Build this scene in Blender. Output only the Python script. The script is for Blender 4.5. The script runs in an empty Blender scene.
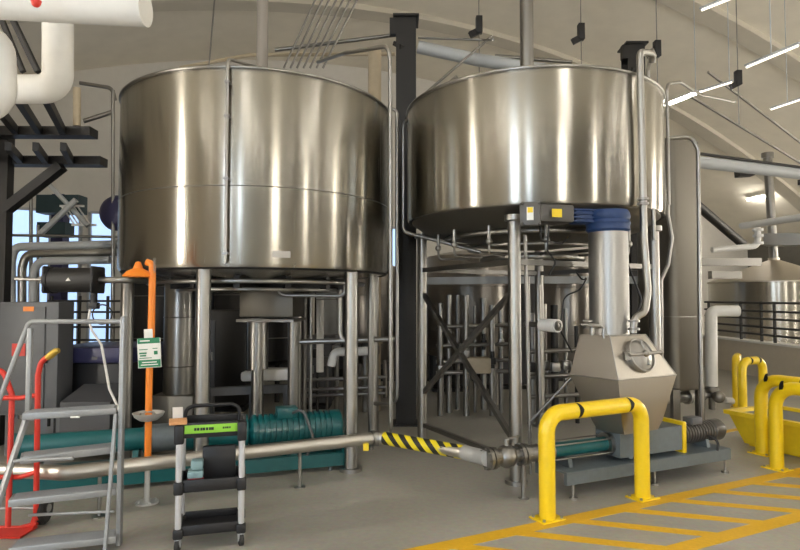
import bpy, bmesh, math, random
from mathutils import Vector, Matrix
random.seed(7)
PI = math.pi
sc = bpy.context.scene
COL = sc.collection
V = Vector
# ------------------------------------------------------------------ camera model
FOC = 590.0; PITCH = math.radians(2.43); HC = 1.65
CP, SP = math.cos(PITCH), math.sin(PITCH)
def ray(px, py):
    dx = (px-400)/FOC; u = (275-py)/FOC
    return V((dx, CP-u*SP, SP+u*CP))
def at(px, py, Y):                       # point on the pixel's ray at depth Y
    r = ray(px, py); return V((0, 0, HC)) + r*(Y/r.y)
def atz(px, py, z):                      # ... at height z
    r = ray(px, py); return V((0, 0, HC)) + r*((z-HC)/r.z)
def fl(px, py): return atz(px, py, 0.0)
AX = math.radians(-23.0)                 # the building's long axis
TA = V((math.sin(AX), math.cos(AX), 0)); SB = V((math.cos(AX), -math.sin(AX), 0))
def P(s, t, z=0.0): return SB*s + TA*t + V((0, 0, z))

# ------------------------------------------------------------------ materials
MATS = {}
def newmat(name):
    m = bpy.data.materials.new(name); m.use_nodes = True; MATS[name] = m
    nt = m.node_tree; b = nt.nodes['Principled BSDF']; return m, nt, b
def plain(name, col, rough=.5, metal=0, bump=0, scale=30, var=0.0, coat=0):
    m, nt, b = newmat(name)
    b.inputs['Base Color'].default_value = (*col, 1); b.inputs['Roughness'].default_value = rough
    b.inputs['Metallic'].default_value = metal
    if coat: b.inputs['Coat Weight'].default_value = coat; b.inputs['Coat Roughness'].default_value = .15
    tc = nt.nodes.new('ShaderNodeTexCoord'); n = nt.nodes.new('ShaderNodeTexNoise')
    n.inputs['Scale'].default_value = scale; n.inputs['Detail'].default_value = 4
    nt.links.new(tc.outputs['Object'], n.inputs['Vector'])
    if var:
        mx = nt.nodes.new('ShaderNodeMix'); mx.data_type = 'RGBA'
        mx.inputs[6].default_value = (*[c*(1-var) for c in col], 1); mx.inputs[7].default_value = (*[min(1, c*(1+var)) for c in col], 1)
        nt.links.new(n.outputs['Fac'], mx.inputs[0]); nt.links.new(mx.outputs[2], b.inputs['Base Color'])
    if bump:
        bp = nt.nodes.new('ShaderNodeBump'); bp.inputs['Strength'].default_value = bump; bp.inputs['Distance'].default_value = .01
        nt.links.new(n.outputs['Fac'], bp.inputs['Height']); nt.links.new(bp.outputs['Normal'], b.inputs['Normal'])
    return m
def brushed(name, col, rough, aniso, wav, ripple=1.0, hs=5.0, vs=.12):
    m, nt, b = newmat(name)
    b.inputs['Base Color'].default_value = (*col, 1); b.inputs['Metallic'].default_value = 1
    b.inputs['Anisotropic'].default_value = aniso; b.inputs['Anisotropic Rotation'].default_value = .25
    tg = nt.nodes.new('ShaderNodeTangent'); tg.direction_type = 'RADIAL'; tg.axis = 'Z'
    nt.links.new(tg.outputs[0], b.inputs['Tangent'])
    tc = nt.nodes.new('ShaderNodeTexCoord'); mp = nt.nodes.new('ShaderNodeMapping')
    mp.inputs['Scale'].default_value = (hs, hs, vs*hs)
    nt.links.new(tc.outputs['Object'], mp.inputs['Vector'])
    n = nt.nodes.new('ShaderNodeTexNoise'); n.inputs['Scale'].default_value = 1; n.inputs['Detail'].default_value = 1.5
    nt.links.new(mp.outputs[0], n.inputs['Vector'])
    bp = nt.nodes.new('ShaderNodeBump'); bp.inputs['Strength'].default_value = 1; bp.inputs['Distance'].default_value = wav
    nt.links.new(n.outputs['Fac'], bp.inputs['Height']); nt.links.new(bp.outputs['Normal'], b.inputs['Normal'])
    n2 = nt.nodes.new('ShaderNodeTexNoise'); n2.inputs['Scale'].default_value = 9; n2.inputs['Detail'].default_value = 3
    nt.links.new(mp.outputs[0], n2.inputs['Vector'])
    mr = nt.nodes.new('ShaderNodeMapRange'); mr.inputs[3].default_value = rough*.88; mr.inputs[4].default_value = rough*1.12
    nt.links.new(n2.outputs['Fac'], mr.inputs[0]); nt.links.new(mr.outputs[0], b.inputs['Roughness'])
    return m
def emit(name, col, s):
    m, nt, b = newmat(name)
    b.inputs['Base Color'].default_value = (*col, 1)
    b.inputs['Emission Color'].default_value = (*col, 1); b.inputs['Emission Strength'].default_value = s
    return m
TANK = brushed('tank_steel', (.44, .42, .375), .26, 1.0, .0035, hs=3.5, vs=.01)
PIPE = brushed('pipe_steel', (.36, .352, .335), .36, .5, .0)
DUCT = brushed('duct_steel', (.40, .395, .38), .46, .3, .0)
FPIPE = brushed('floor_pipe_steel', (.56, .54, .50), .40, .3, .0)
CONE = brushed('cone_steel', (.62, .57, .49), .5, .2, .0)
DULL = brushed('dull_steel', (.27, .262, .25), .38, .3, .002)
HOPS = brushed('hopper_steel', (.38, .355, .32), .40, .2, .001)
SHADED = brushed('shaded_steel', (.30, .28, .26), .34, .5, .006)  # steel with shade put into its colour, for the background tanks
RIB = plain('shade_band_rib', (.56, .52, .44), .8, 0, .3, 3, .08)  # colour darkened to give the shade bands across the ceiling
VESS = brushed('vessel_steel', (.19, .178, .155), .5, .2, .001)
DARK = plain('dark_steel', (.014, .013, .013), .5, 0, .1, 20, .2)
BLACK = plain('black_plastic', (.012, .012, .014), .45)
RUBBER = plain('rubber', (.02, .02, .02), .7)
YEL = plain('yellow_paint', (.86, .60, .008), .32, 0, .05, 40, .05, .3)
YELTUB = plain('yellow_tub_paint', (.80, .56, .015), .45, 0, .1, 15, .12)
LINE = plain('floor_line_paint', (.74, .43, .02), .5, 0, .05, 30, .14)
TEAL = plain('teal_paint', (.006, .11, .12), .35, 0, .05, 25, .15, .2)
ORANGE = plain('orange_paint', (.85, .24, .02), .4, 0, 0, 20, .05)
RED = plain('red_paint', (.62, .035, .02), .38, 0, 0, 20, .08)
WHITE = plain('white_jacket', (.70, .69, .66), .5, 0, .3, 8, .10)
PALE = plain('pale_pipe', (.58, .58, .57), .35, .4)
PVC = plain('white_plastic', (.75, .74, .72), .45)
BLUE = plain('blue_sleeve', (.012, .04, .13), .5, 0, .3, 18, .2)
NAVY = plain('navy_paint', (.035, .035, .10), .4)
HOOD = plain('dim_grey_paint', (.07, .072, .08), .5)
GREY = plain('grey_paint', (.12, .125, .135), .45, 0, 0, 10, .06)
LGREY = plain('light_grey_paint', (.42, .44, .46), .45, 0, 0, 10, .06)
MOTOR = plain('motor_grey', (.10, .095, .09), .4, .5)
SKID = plain('skid_grey', (.15, .18, .20), .45, .3, .05, 20, .15)
ALU = plain('aluminium', (.33, .34, .35), .42, .4, .05, 60, .1)
SILV = plain('silver_tube', (.62, .63, .67), .35, .55)
BRASS = plain('brass_yellow', (.62, .42, .08), .35, .6)
GREEN = plain('green_label', (.28, .62, .05), .5)
DGREEN = plain('dark_green_print', (.02, .20, .09), .5)
CARD = plain('orange_card', (.65, .33, .14), .7)
PAPER = plain('paper_white', (.75, .75, .72), .7)
YSTK = plain('yellow_sticker', (.80, .58, .02), .5)
TAN = plain('tan_insulation', (.50, .42, .30), .6, 0, .2, 12, .1)
TUBE_ON = emit('lamp_tube', (1, .95, .88), 26)
LED = emit('bright_lamp_tube', (1, .94, .84), 70)
DAY = emit('daylight_pane', (.42, .60, .88), .8)
DAYB = emit('daylight_streak_pane', (.72, .85, 1.0), 9.0)
WARMB = emit('warm_streak_pane', (1.0, .93, .81), 28.0)  # for the added strips that put warm streaks on the tanks

def concrete():
    m, nt, b = newmat('concrete_floor')
    tc = nt.nodes.new('ShaderNodeTexCoord')
    n = nt.nodes.new('ShaderNodeTexNoise'); n.inputs['Scale'].default_value = .8; n.inputs['Detail'].default_value = 8
    n2 = nt.nodes.new('ShaderNodeTexNoise'); n2.inputs['Scale'].default_value = 25; n2.inputs['Detail'].default_value = 4
    for k in (n, n2): nt.links.new(tc.outputs['Object'], k.inputs['Vector'])
    r = nt.nodes.new('ShaderNodeValToRGB')
    r.color_ramp.elements[0].position = .3; r.color_ramp.elements[0].color = (.36, .345, .305, 1)
    r.color_ramp.elements[1].position = .7; r.color_ramp.elements[1].color = (.49, .47, .42, 1)
    nt.links.new(n.outputs['Fac'], r.inputs[0])
    mx = nt.nodes.new('ShaderNodeMix'); mx.data_type = 'RGBA'; mx.blend_type = 'MULTIPLY'; mx.inputs[0].default_value = .35
    nt.links.new(r.outputs[0], mx.inputs[6]); nt.links.new(n2.outputs['Color'], mx.inputs[7])
    gm = nt.nodes.new('ShaderNodeMix'); gm.data_type = 'RGBA'
    nt.links.new(mx.outputs[2], b.inputs['Base Color'])
    mr = nt.nodes.new('ShaderNodeMapRange'); mr.inputs[3].default_value = .28; mr.inputs[4].default_value = .62
    nt.links.new(n.outputs['Fac'], mr.inputs[0]); nt.links.new(mr.outputs[0], b.inputs['Roughness'])
    bp = nt.nodes.new('ShaderNodeBump'); bp.inputs['Strength'].default_value = .12; bp.inputs['Distance'].default_value = .01
    nt.links.new(n2.outputs['Fac'], bp.inputs['Height']); nt.links.new(bp.outputs['Normal'], b.inputs['Normal'])
    return m
FLOORM = concrete()
CEIL = plain('sprayed_ceiling', (.76, .71, .61), .85, 0, .5, 2.2, .10)
WALLM = plain('painted_wall', (.62, .60, .56), .8, 0, .2, 6, .05)
def stripes():
    m, nt, b = newmat('hazard_tape')
    tc = nt.nodes.new('ShaderNodeTexCoord'); sp = nt.nodes.new('ShaderNodeSeparateXYZ')
    nt.links.new(tc.outputs['Object'], sp.inputs[0])
    a = nt.nodes.new('ShaderNodeMath'); a.operation = 'MULTIPLY_ADD'; a.inputs[1].default_value = .8
    nt.links.new(sp.outputs['Z'], a.inputs[0]); nt.links.new(sp.outputs['X'], a.inputs[2])
    s = nt.nodes.new('ShaderNodeMath'); s.operation = 'MULTIPLY'; s.inputs[1].default_value = 9.0
    nt.links.new(a.outputs[0], s.inputs[0])
    f = nt.nodes.new('ShaderNodeMath'); f.operation = 'FRACT'; nt.links.new(s.outputs[0], f.inputs[0])
    g = nt.nodes.new('ShaderNodeMath'); g.operation = 'GREATER_THAN'; g.inputs[1].default_value = .5; nt.links.new(f.outputs[0], g.inputs[0])
    mx = nt.nodes.new('ShaderNodeMix'); mx.data_type = 'RGBA'
    mx.inputs[6].default_value = (.02, .02, .02, 1); mx.inputs[7].default_value = (.85, .70, .02, 1)
    nt.links.new(g.outputs[0], mx.inputs[0]); nt.links.new(mx.outputs[2], b.inputs['Base Color'])
    b.inputs['Roughness'].default_value = .45
    return m
HAZ = stripes()

# ------------------------------------------------------------------ mesh builder
def frame_of(d):
    d = d.normalized(); up = V((0, 0, 1)) if abs(d.z) < .95 else V((1, 0, 0))
    x = up.cross(d).normalized(); return x, d.cross(x)
def fillet(pts, r, n=6):
    pts = [V(p) for p in pts]; out = [pts[0]]
    for i in range(1, len(pts)-1):
        a, p, b = pts[i-1], pts[i], pts[i+1]
        u = (a-p); w = (b-p); lu, lw = u.length, w.length; u.normalize(); w.normalize()
        ang = u.angle(w)
        if ang > PI-.02: out.append(p); continue
        t = min(r/math.tan(ang/2), lu*.48, lw*.48)
        A, B = p+u*t, p+w*t
        rr = t*math.tan(ang/2); c = p+(u+w).normalized()*(rr/math.sin(ang/2))
        va, vb = A-c, B-c; tot = va.angle(vb)
        if tot < 1e-4: out.append(p); continue
        for k in range(n+1):
            f = k/n
            out.append(c + (va*math.sin((1-f)*tot)+vb*math.sin(f*tot))/math.sin(tot))
    out.append(pts[-1]); return out
class MB:
    def __init__(s): s.bm = bmesh.new()
    def ringface(s, ring, flip=False):
        try: s.bm.faces.new(ring[::-1] if flip else ring)
        except ValueError: pass
    def box(s, c, size, rz=0, rot=None, bev=0):
        M = Matrix.Translation(V(c)) @ (rot.to_4x4() if rot else Matrix.Rotation(rz, 4, 'Z'))
        r = bmesh.ops.create_cube(s.bm, size=1, matrix=M @ Matrix.Diagonal((*size, 1)))
        if bev:
            es = list({e for v in r['verts'] for e in v.link_edges})
            bmesh.ops.bevel(s.bm, geom=es, offset=bev, segments=2, affect='EDGES', profile=.5)
        return s
    def bar(s, a, b, w, h, bev=0):      # square bar between two points
        a, b = V(a), V(b); d = b-a; x, y = frame_of(d)
        R = Matrix((x, y, d.normalized())).transposed()
        return s.box((a+b)/2, (w, h, d.length), rot=R, bev=bev)
    def sweep(s, pts, r, n=16, cap=True, radii=None):
        pts = [V(p) for p in pts]; rings = []; x, y = frame_of(pts[1]-pts[0]); prev = (pts[1]-pts[0]).normalized()
        for i, p in enumerate(pts):
            d = (pts[min(i+1, len(pts)-1)]-pts[max(i-1, 0)]).normalized()
            q = prev.rotation_difference(d); x = q @ x; x = (x-d*x.dot(d)).normalized(); y = d.cross(x); prev = d
            rr = radii[i] if radii else r
            rings.append([s.bm.verts.new(p+(x*math.cos(2*PI*k/n)+y*math.sin(2*PI*k/n))*rr) for k in range(n)])
        for A, B in zip(rings, rings[1:]):
            for k in range(n): s.bm.faces.new((A[k], A[(k+1) % n], B[(k+1) % n], B[k]))
        if cap: s.ringface(rings[0], True); s.ringface(rings[-1])
        return s
    def tube(s, pts, r, bend=.1, n=12, cap=True): return s.sweep(fillet(pts, bend), r, n, cap)
    def cyl(s, a, b, r, n=24, r2=None): return s.sweep([a, b], r, n, True, [r, r if r2 is None else r2])
    def lathe(s, prof, c=(0, 0, 0), axis=(0, 0, 1), n=48, close=True):   # prof: (radius, height)
        c = V(c); d = V(axis).normalized(); x, y = frame_of(d); rings = []
        for r, h in prof:
            if r < 1e-6: rings.append(s.bm.verts.new(c+d*h))
            else: rings.append([s.bm.verts.new(c+d*h+(x*math.cos(2*PI*k/n)+y*math.sin(2*PI*k/n))*r) for k in range(n)])
        for A, B in zip(rings, rings[1:]):
            la, lb = isinstance(A, list), isinstance(B, list)
            for k in range(n):
                j = (k+1) % n
                if la and lb: s.bm.faces.new((A[k], A[j], B[j], B[k]))
                elif la: s.bm.faces.new((A[k], A[j], B))
                elif lb: s.bm.faces.new((A, B[j], B[k]))
        if close:
            if isinstance(rings[0], list): s.ringface(rings[0], True)
            if isinstance(rings[-1], list): s.ringface(rings[-1])
        return s
    def torus(s, c, R, r, axis=(0, 0, 1), n=64, m=10, a0=0, a1=2*PI):
        c = V(c); x, y = frame_of(V(axis)); full = abs(a1-a0-2*PI) < 1e-6
        if not full:
            return s.sweep([c+(x*math.cos(a0+(a1-a0)*i/n)+y*math.sin(a0+(a1-a0)*i/n))*R for i in range(n+1)], r, m)
        d = V(axis).normalized(); rings = []
        for i in range(n):
            u = x*math.cos(2*PI*i/n)+y*math.sin(2*PI*i/n)
            rings.append([s.bm.verts.new(c+u*(R+r*math.cos(2*PI*k/m))+d*(r*math.sin(2*PI*k/m))) for k in range(m)])
        for i in range(n):
            A, B = rings[i], rings[(i+1) % n]
            for k in range(m): s.bm.faces.new((A[k], A[(k+1) % m], B[(k+1) % m], B[k]))
        return s
    def ball(s, c, r, sc_=(1, 1, 1)):
        bmesh.ops.create_uvsphere(s.bm, u_segments=16, v_segments=10, radius=r, matrix=Matrix.Translation(V(c)) @ Matrix.Diagonal((*sc_, 1))); return s
    def loft(s, loops):                   # loops: lists of equal numbers of points; capped
        L = [[s.bm.verts.new(V(p)) for p in lp] for lp in loops]
        for A, B in zip(L, L[1:]):
            n = len(A)
            for k in range(n): s.bm.faces.new((A[k], A[(k+1) % n], B[(k+1) % n], B[k]))
        s.ringface(L[0], True); s.ringface(L[-1]); return s
    def quad(s, pts): s.ringface([s.bm.verts.new(V(p)) for p in pts]); return s
def wloc(o):
    p = V((0, 0, 0))
    while o is not None: p += o.location; o = o.parent
    return p
def obj(name, mb, mat, parent=None, label=None, kind=None, origin=None):
    bm = mb.bm; bmesh.ops.recalc_face_normals(bm, faces=bm.faces[:])
    if parent is not None:
        off = wloc(parent)
    if origin is None:
        if parent is not None: origin = off
        else:
            xs = [v.co for v in bm.verts]
            origin = V(((min(v.x for v in xs)+max(v.x for v in xs))/2, (min(v.y for v in xs)+max(v.y for v in xs))/2, min(v.z for v in xs)))
    origin = V(origin)
    bmesh.ops.translate(bm, verts=bm.verts[:], vec=-origin)
    me = bpy.data.meshes.new(name); bm.to_mesh(me); bm.free()
    for p in me.polygons: p.use_smooth = True
    me.set_sharp_from_angle(angle=math.radians(38))
    me.materials.append(mat)
    o = bpy.data.objects.new(name, me); COL.objects.link(o)
    if parent is not None: o.parent = parent; o.location = origin-off
    else: o.location = origin
    if label: o['label'] = label
    if kind: o['kind'] = kind
    return o
def tag(o, label, cat, group=None, kind=None):
    o['label'] = label; o['category'] = cat
    if group: o['group'] = group
    if kind: o['kind'] = kind
    return o
def thing(name, label, cat, loc=(0, 0, 0), group=None):
    o = bpy.data.objects.new(name, None); COL.objects.link(o); o.location = loc; o.empty_display_size = .1
    return tag(o, label, cat, group)
def single(name, mb, mat, label, cat, group=None): return tag(obj(name, mb, mat), label, cat, group)
def struct(name, mb, mat, parent=None):
    o = obj(name, mb, mat, parent)
    if parent is None: o['kind'] = 'structure'
    return o
def dup(root, loc, rz, label, group=None):
    r = root.copy(); COL.objects.link(r); r.location = loc; r.rotation_euler = (0, 0, rz); r['label'] = label
    if group: r['group'] = group
    for ch in root.children:
        c = ch.copy(); COL.objects.link(c); c.parent = r
        for g in ch.children:
            d = g.copy(); COL.objects.link(d); d.parent = c
    return r

# ------------------------------------------------------------------ the building shell
S0, S1, T0, T1 = -5.0, 21.0, -7.0, 15.5
def zc(s): return 8.2-.02*(s-6)**2
m = MB(); m.loft([[P(S0-.2, T0-.2, -.2), P(S1+.2, T0-.2, -.2), P(S1+.2, T1+.2, -.2), P(S0-.2, T1+.2, -.2)], [P(S0-.2, T0-.2), P(S1+.2, T0-.2), P(S1+.2, T1+.2), P(S0-.2, T1+.2)]])
struct('floor', m, FLOORM)
N = 40
prof = [(S0-.2+(S1-S0+.4)*i/N) for i in range(N+1)]
m = MB()
A = [[P(s, t, zc(s)) for s in prof]+[P(s, t, zc(s)+.2) for s in prof[::-1]] for t in (T0-.2, T1+.2)]
m.loft(A); struct('ceiling', m, CEIL)
for i, t in enumerate((1.5, 5.0, 8.5, 12.0)):
    m = MB(); m.loft([[P(s, tt, zc(s)-.12) for s in prof]+[P(s, tt, zc(s)+.01) for s in prof[::-1]] for tt in (t, t+.45)])
    struct('trim_%d' % (i+1), m, RIB)
def endwall(t, side, holes):
    m = MB(); 
    m.loft([[P(s, tt, 0) for s in (prof[0], prof[-1])]+[P(s, tt, zc(s)) for s in prof[::-1]] for tt in (t, t+.2)])
    return m
struct('wall_back', endwall(T1, 1, None), WALLM)
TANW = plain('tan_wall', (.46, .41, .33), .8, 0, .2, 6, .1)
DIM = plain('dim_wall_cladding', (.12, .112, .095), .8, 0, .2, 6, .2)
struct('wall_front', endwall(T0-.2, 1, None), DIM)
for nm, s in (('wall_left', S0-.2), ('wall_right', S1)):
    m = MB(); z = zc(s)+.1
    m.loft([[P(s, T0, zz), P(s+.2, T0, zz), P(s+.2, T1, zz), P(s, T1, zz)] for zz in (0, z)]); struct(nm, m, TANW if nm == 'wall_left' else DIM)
WN = [0]
def window(p0, p1, z0, z1, inw, mat, nx=2, nz=3):
    WN[0] += 1
    p0, p1 = V(p0), V(p1); n = V(inw).normalized(); d = (p1-p0).normalized(); up = V((0, 0, 1))
    m = MB(); q = n*.03
    m.loft([[p0+up*z0+o, p1+up*z0+o, p1+up*z1+o, p0+up*z1+o] for o in (n*.005, n*.03)])
    w = struct('window_%d' % WN[0], m, mat)
    f = MB(); L = (p1-p0).length
    for i in range(nx+1):
        a = p0+d*(L*i/nx)+n*.04; f.bar(a+up*z0, a+up*z1, .06, .06)
    for i in range(nz+1):
        z = z0+(z1-z0)*i/nz; f.bar(p0+up*z+n*.04, p1+up*z+n*.04, .06, .06)
    obj('window_frame', f, LGREY, w)
# windows on the far wall, left (seen below the walkway), and through the gap under the tanks
for s0, s1 in ((-3.6, -3.1), (-2.9, -2.1), (-1.9, -1.5), (-1.3, -.8), (2.1, 2.7), (6.0, 6.5)):
    window(P(s0, T1), P(s1, T1), .6, 3.7, -TA, DAY, 1, 2)
# unseen glowing panes added behind the camera to streak the tanks
for sa, sb_ in ((1.15, 1.4), (1.72, 1.92), (7.0, 7.25), (10.2, 10.32), (17.2, 17.8)):
    window(P(sa, T0), P(sb_, T0), .3, 5.2, TA, WARMB, 1, 5)
window(P(S0, -3.3), P(S0, -1.9), .3, 5.2, SB, DAYB, 2, 4)
window(P(S0, -6.9), P(S0, -5.9), .3, 5.2, SB, DAYB, 1, 4)
window(P(S0, 3.85), P(S0, 4.2), .3, 5.2, SB, WARMB, 1, 4)
for t0 in (-3.0, 2.5, 7.0):  # more unseen panes, added on the right for streaks
    window(P(S1, t0), P(S1, t0+.9), .8, 3.8, -SB, WARMB, 1, 3)

# ------------------------------------------------------------------ lamps
def lamp(a, b, label, mat=TUBE_ON, cable_top=None, group=None, body=True, r=.022, cab=(.12, .88)):
    rad = r
    a, b = V(a), V(b); r = thing('tube_light', label, 'light', (a+b)/2, group)
    d = (b-a).normalized(); up = V((0, 0, 1))
    h = MB(); h.bar(a+up*(.014+rad), b+up*(.014+rad), rad*3, .024, .006); obj('housing', h, LGREY, r)
    t = MB(); t.cyl(a+d*.02, b-d*.02, rad, 10); obj('lamp_tube', t, mat, r)
    if not cab: return r
    c = MB()
    for k in cab:
        p = a.lerp(b, k); s = p.dot(SB); c.cyl(p+up*.03, V((p.x, p.y, zc(s)-.01)), .007, 6)
    obj('suspension_cable', c, LGREY, r); return r
def lz(pa, pb, z): return atz(*pa, z), atz(*pb, z)
TUBE_DIM = emit('dim_lamp_tube', (1, .93, .82), 1.1)
def vlamp(a, b, z, label, mat, r=.013, cab=(.5,)): return lamp(*lz(a, b, z), label, mat, r=r, cab=cab)
vlamp((649, 112), (668, 104.5), 5.0, 'unlit stub of tube light left of the glowing one over the right tank', TUBE_DIM, cab=())
vlamp((669, 104), (697, 93), 5.0, 'brightly glowing tube light above the right edge of the right tank', LED, .022, (.96,))
vlamp((699, 92.5), (733, 82), 5.0, 'dim tube light carrying on the bright row, right of the right tank', TUBE_DIM, cab=(.9,))
vlamp((745, 68), (800, 45), 4.5, 'slim tube light in the top right corner, running out of the picture', TUBE_DIM)
vlamp((700, 11), (735, -3), 5.0, 'tube light cut by the top edge of the picture at the right', TUBE_DIM)
vlamp((770, 110), (806, 98), 5.0, 'tube light at the right edge above the long grey pipe', TUBE_DIM)
vlamp((747, 200), (769, 196), 5.0, 'distant bright tube light beside the tall flue of the cone topped tank', LED, .03)
k = 0
for s in (-3.2, -.2, 2.8, 6.0, 9.5, 13):
    for t in (-5.6, -3.4, -1.2):
        k += 1
        lamp(P(s, t-.75, 5.0), P(s, t+.75, 5.0), 'tube light overhead in the rows behind the viewer', TUBE_ON, group='tube lights overhead behind the viewer')
for s in (-3.6, -.4, 3.4, 7):  # unseen lamps added to brighten the near floor
    for t in (.4, 2.4):
        lamp(P(s, t-.75, 5.6), P(s, t+.75, 5.6), 'tube light added out of sight overhead to brighten the near floor', TUBE_ON, group='tube lights added overhead to brighten the near floor')
# ------------------------------------------------------------------ the two big tanks
def ringpos(c, r, deg, z=0): a = math.radians(deg); return V((c[0]+r*math.cos(a), c[1]+r*math.sin(a), z))
C1 = (-1.56, 6.57); R1 = 1.44; B1, Tp1 = 1.955, 3.72
t1 = thing('brewing_tank', 'large brushed steel tank on the left, raised on tubular legs', 'tank', (*C1, 0))
m = MB(); m.lathe([(.0, B1-.10), (.5, B1-.09), (R1-.12, B1-.03), (R1-.02, B1-.015), (R1, B1+.02), (R1, Tp1-.03), (R1-.02, Tp1), (R1-.12, Tp1+.02), (.3, Tp1+.13), (.3, Tp1+.2), (0, Tp1+.2)], (*C1, 0), n=128)
body = obj('vessel', m, TANK, t1)
m = MB(); m.torus((*C1, Tp1-.01), R1, .016, n=128); obj('rim', m, PIPE, t1)
m = MB(); m.torus((*C1, B1+.70), R1-.001, .005, n=128, m=6)
obj('weld_seam', m, DULL, body)
m = MB(); m.torus((*C1, B1-.005), R1-.05, .03, n=96); obj('support_ring', m, DARK, t1)
m = MB()
for a in range(0, 180, 30):
    p, q = ringpos(C1, R1-.5, a, B1-.13), ringpos(C1, R1-.5, a+180, B1-.13); m.bar(p, q, .06, .12)
obj('floor_beams', m, DARK, t1)
def leg(root, p, z, r, mat=PIPE):
    m = MB(); m.cyl((p.x, p.y, .03), (p.x, p.y, z), r, 24)
    l = obj('leg', m, mat, root)
    m = MB(); m.cyl((p.x, p.y, 0), (p.x, p.y, .035), r+.045, 24); obj('foot_plate', m, mat, l)
    m = MB(); m.lathe([(r+.001, z-.06), (r+.03, z-.05), (r+.03, z)], (p.x, p.y, 0), n=24); l2 = obj('leg_collar', m, mat, l) if root is not t1 else m.bm.free()
for a in (-36, -98, -158, 142, 82, 22): leg(t1, ringpos(C1, R1-.10, a), B1-.02, .064)
m = MB(); m.tube([ringpos(C1, R1+.05, -88, B1+.01), ringpos(C1, R1+.05, -88, Tp1+.04), ringpos(C1, R1-.5, -70, Tp1+.16)], .014, .05); 
p1 = obj('wall_pipe', m, PIPE, t1)
m = MB()
for z in (B1+.1, B1+.75, B1+1.3, B1+1.6): m.bar(ringpos(C1, R1-.01, -88, z), ringpos(C1, R1+.07, -88, z), .045, .02)
obj('pipe_clip', m, DULL, p1)
m = MB(); m.cyl((*C1, Tp1+.1), (*C1, 8.0), .065); obj('vent_stack', m, plain('dull_flue', (.27, .245, .22), .55), t1)
m = MB(); m.torus((*C1, B1-.13), 1.15, .022, n=72); m.torus((*C1, B1-.2), .85, .02, n=72)
obj('spray_ring_pipe', m, PIPE, t1)
m = MB(); p = ringpos(C1, R1-.02, -70, B1+.10)
m.box(p+V((.02, -.005, 0)), (.16, .02, .06), rz=math.radians(20)); obj('name_plate', m, DULL, t1)
m = MB(); m.box(at(273, 301, 6.9), (.62, .5, .36), rz=-.1, bev=.01); gb = obj('gearbox_housing', m, VESS, t1)
m = MB(); m.box(at(273, 319, 6.9)+V((0,0,-.01)), (.66, .6, .03), rz=-.1); obj('gearbox_flange', m, DULL, gb)
m = MB(); q = at(258, 318, 6.9); m.cyl((q.x, q.y, q.z), (q.x, q.y, .85), .12); m.cyl((q.x, q.y, .85), (q.x, q.y, .3), .07); obj('drive_shaft_casing', m, PIPE, t1)

C2 = (1.47, 6.59); R2 = 1.385; B2, Tp2 = 2.52, 3.76
t2 = thing('brewing_tank', 'large brushed steel tank on the right, higher off the floor, with a wide outlet duct', 'tank', (*C2, 0))
m = MB(); m.lathe([(0, B2-.02), (R2-.01, B2-.005), (R2, B2+.015), (R2, Tp2-.03), (R2-.02, Tp2), (R2-.12, Tp2+.02), (.3, Tp2+.13), (.3, Tp2+.2), (0, Tp2+.2)], (*C2, 0), n=128)
body = obj('vessel', m, TANK, t2)
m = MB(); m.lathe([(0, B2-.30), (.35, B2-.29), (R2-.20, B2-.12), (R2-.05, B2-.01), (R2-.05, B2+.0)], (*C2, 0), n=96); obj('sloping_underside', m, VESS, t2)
m = MB(); m.torus((*C2, Tp2-.01), R2, .016, n=128); obj('rim', m, PIPE, t2)

legs2 = (-109.5, 163, 73, -17)
for a in legs2: leg(t2, ringpos(C2, R2-.12, a), B2-.09, .058)
m = MB()
for a, b in ((-109.5, 163), (163, 73), (73, -17), (-17, -109.5)):
    p, q = ringpos(C2, R2-.12, a), ringpos(C2, R2-.12, b)
    if (a, b) == (-109.5, 163):
        m.bar(p+V((0, 0, .35)), q+V((0, 0, 1.75)), .045, .045); m.bar(p+V((0, 0, 1.75)), q+V((0, 0, .55)), .045, .045)
        m.bar(p+V((0, 0, .2)), q+V((0, 0, .2)), .045, .045)
    m.bar(p+V((0, 0, 2.0)), q+V((0, 0, 2.0)), .05, .05)
obj('cross_brace', m, DULL, t2)
m = MB(); m.torus((*C2, B2-.20), .95, .025, n=72); m.torus((*C2, B2-.30), .7, .02, n=72); m.torus((*C2, B2-.42), .55, .03, n=60); obj('ring_pipe', m, PIPE, t2)
m = MB()
for k, a in enumerate((-175, -150, -125, -95, -60, -35)):
    m = MB(); p = ringpos(C2, 1.05, a, B2-.3); m.cyl(p, p+V((0, 0, .18)), .018, 10); m.ball(p, .035); m.tube([p, p+V((0, 0, -.12)), ringpos(C2, .7, a, B2-.42)], .012, .04, 8); obj('outlet_valve', m, PIPE, t2)

m = MB(); s0 = at(527, 67, 6.5); m.cyl((s0.x, s0.y, Tp2+.05), (s0.x, s0.y, 8.0), .075); st = obj('vent_stack', m, DULL, t2)
m = MB(); m.cyl((s0.x, s0.y, Tp2+.28), (s0.x, s0.y, Tp2+.33), .10); obj('stack_flange', m, DULL, st)
# wall pipe of the right tank, bent over the rim
m = MB(); pa = ringpos(C2, R2+.05, 178, B2-.1); pb = ringpos(C2, R2+.05, 178, Tp2-.1)
m.tube([V((C2[0]-.6, C2[1]-.2, B2-.35)), pa, pb, ringpos(C2, R2-.3, 215, Tp2+.18)], .02, .08); obj('wall_pipe', m, PIPE, t2)
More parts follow.
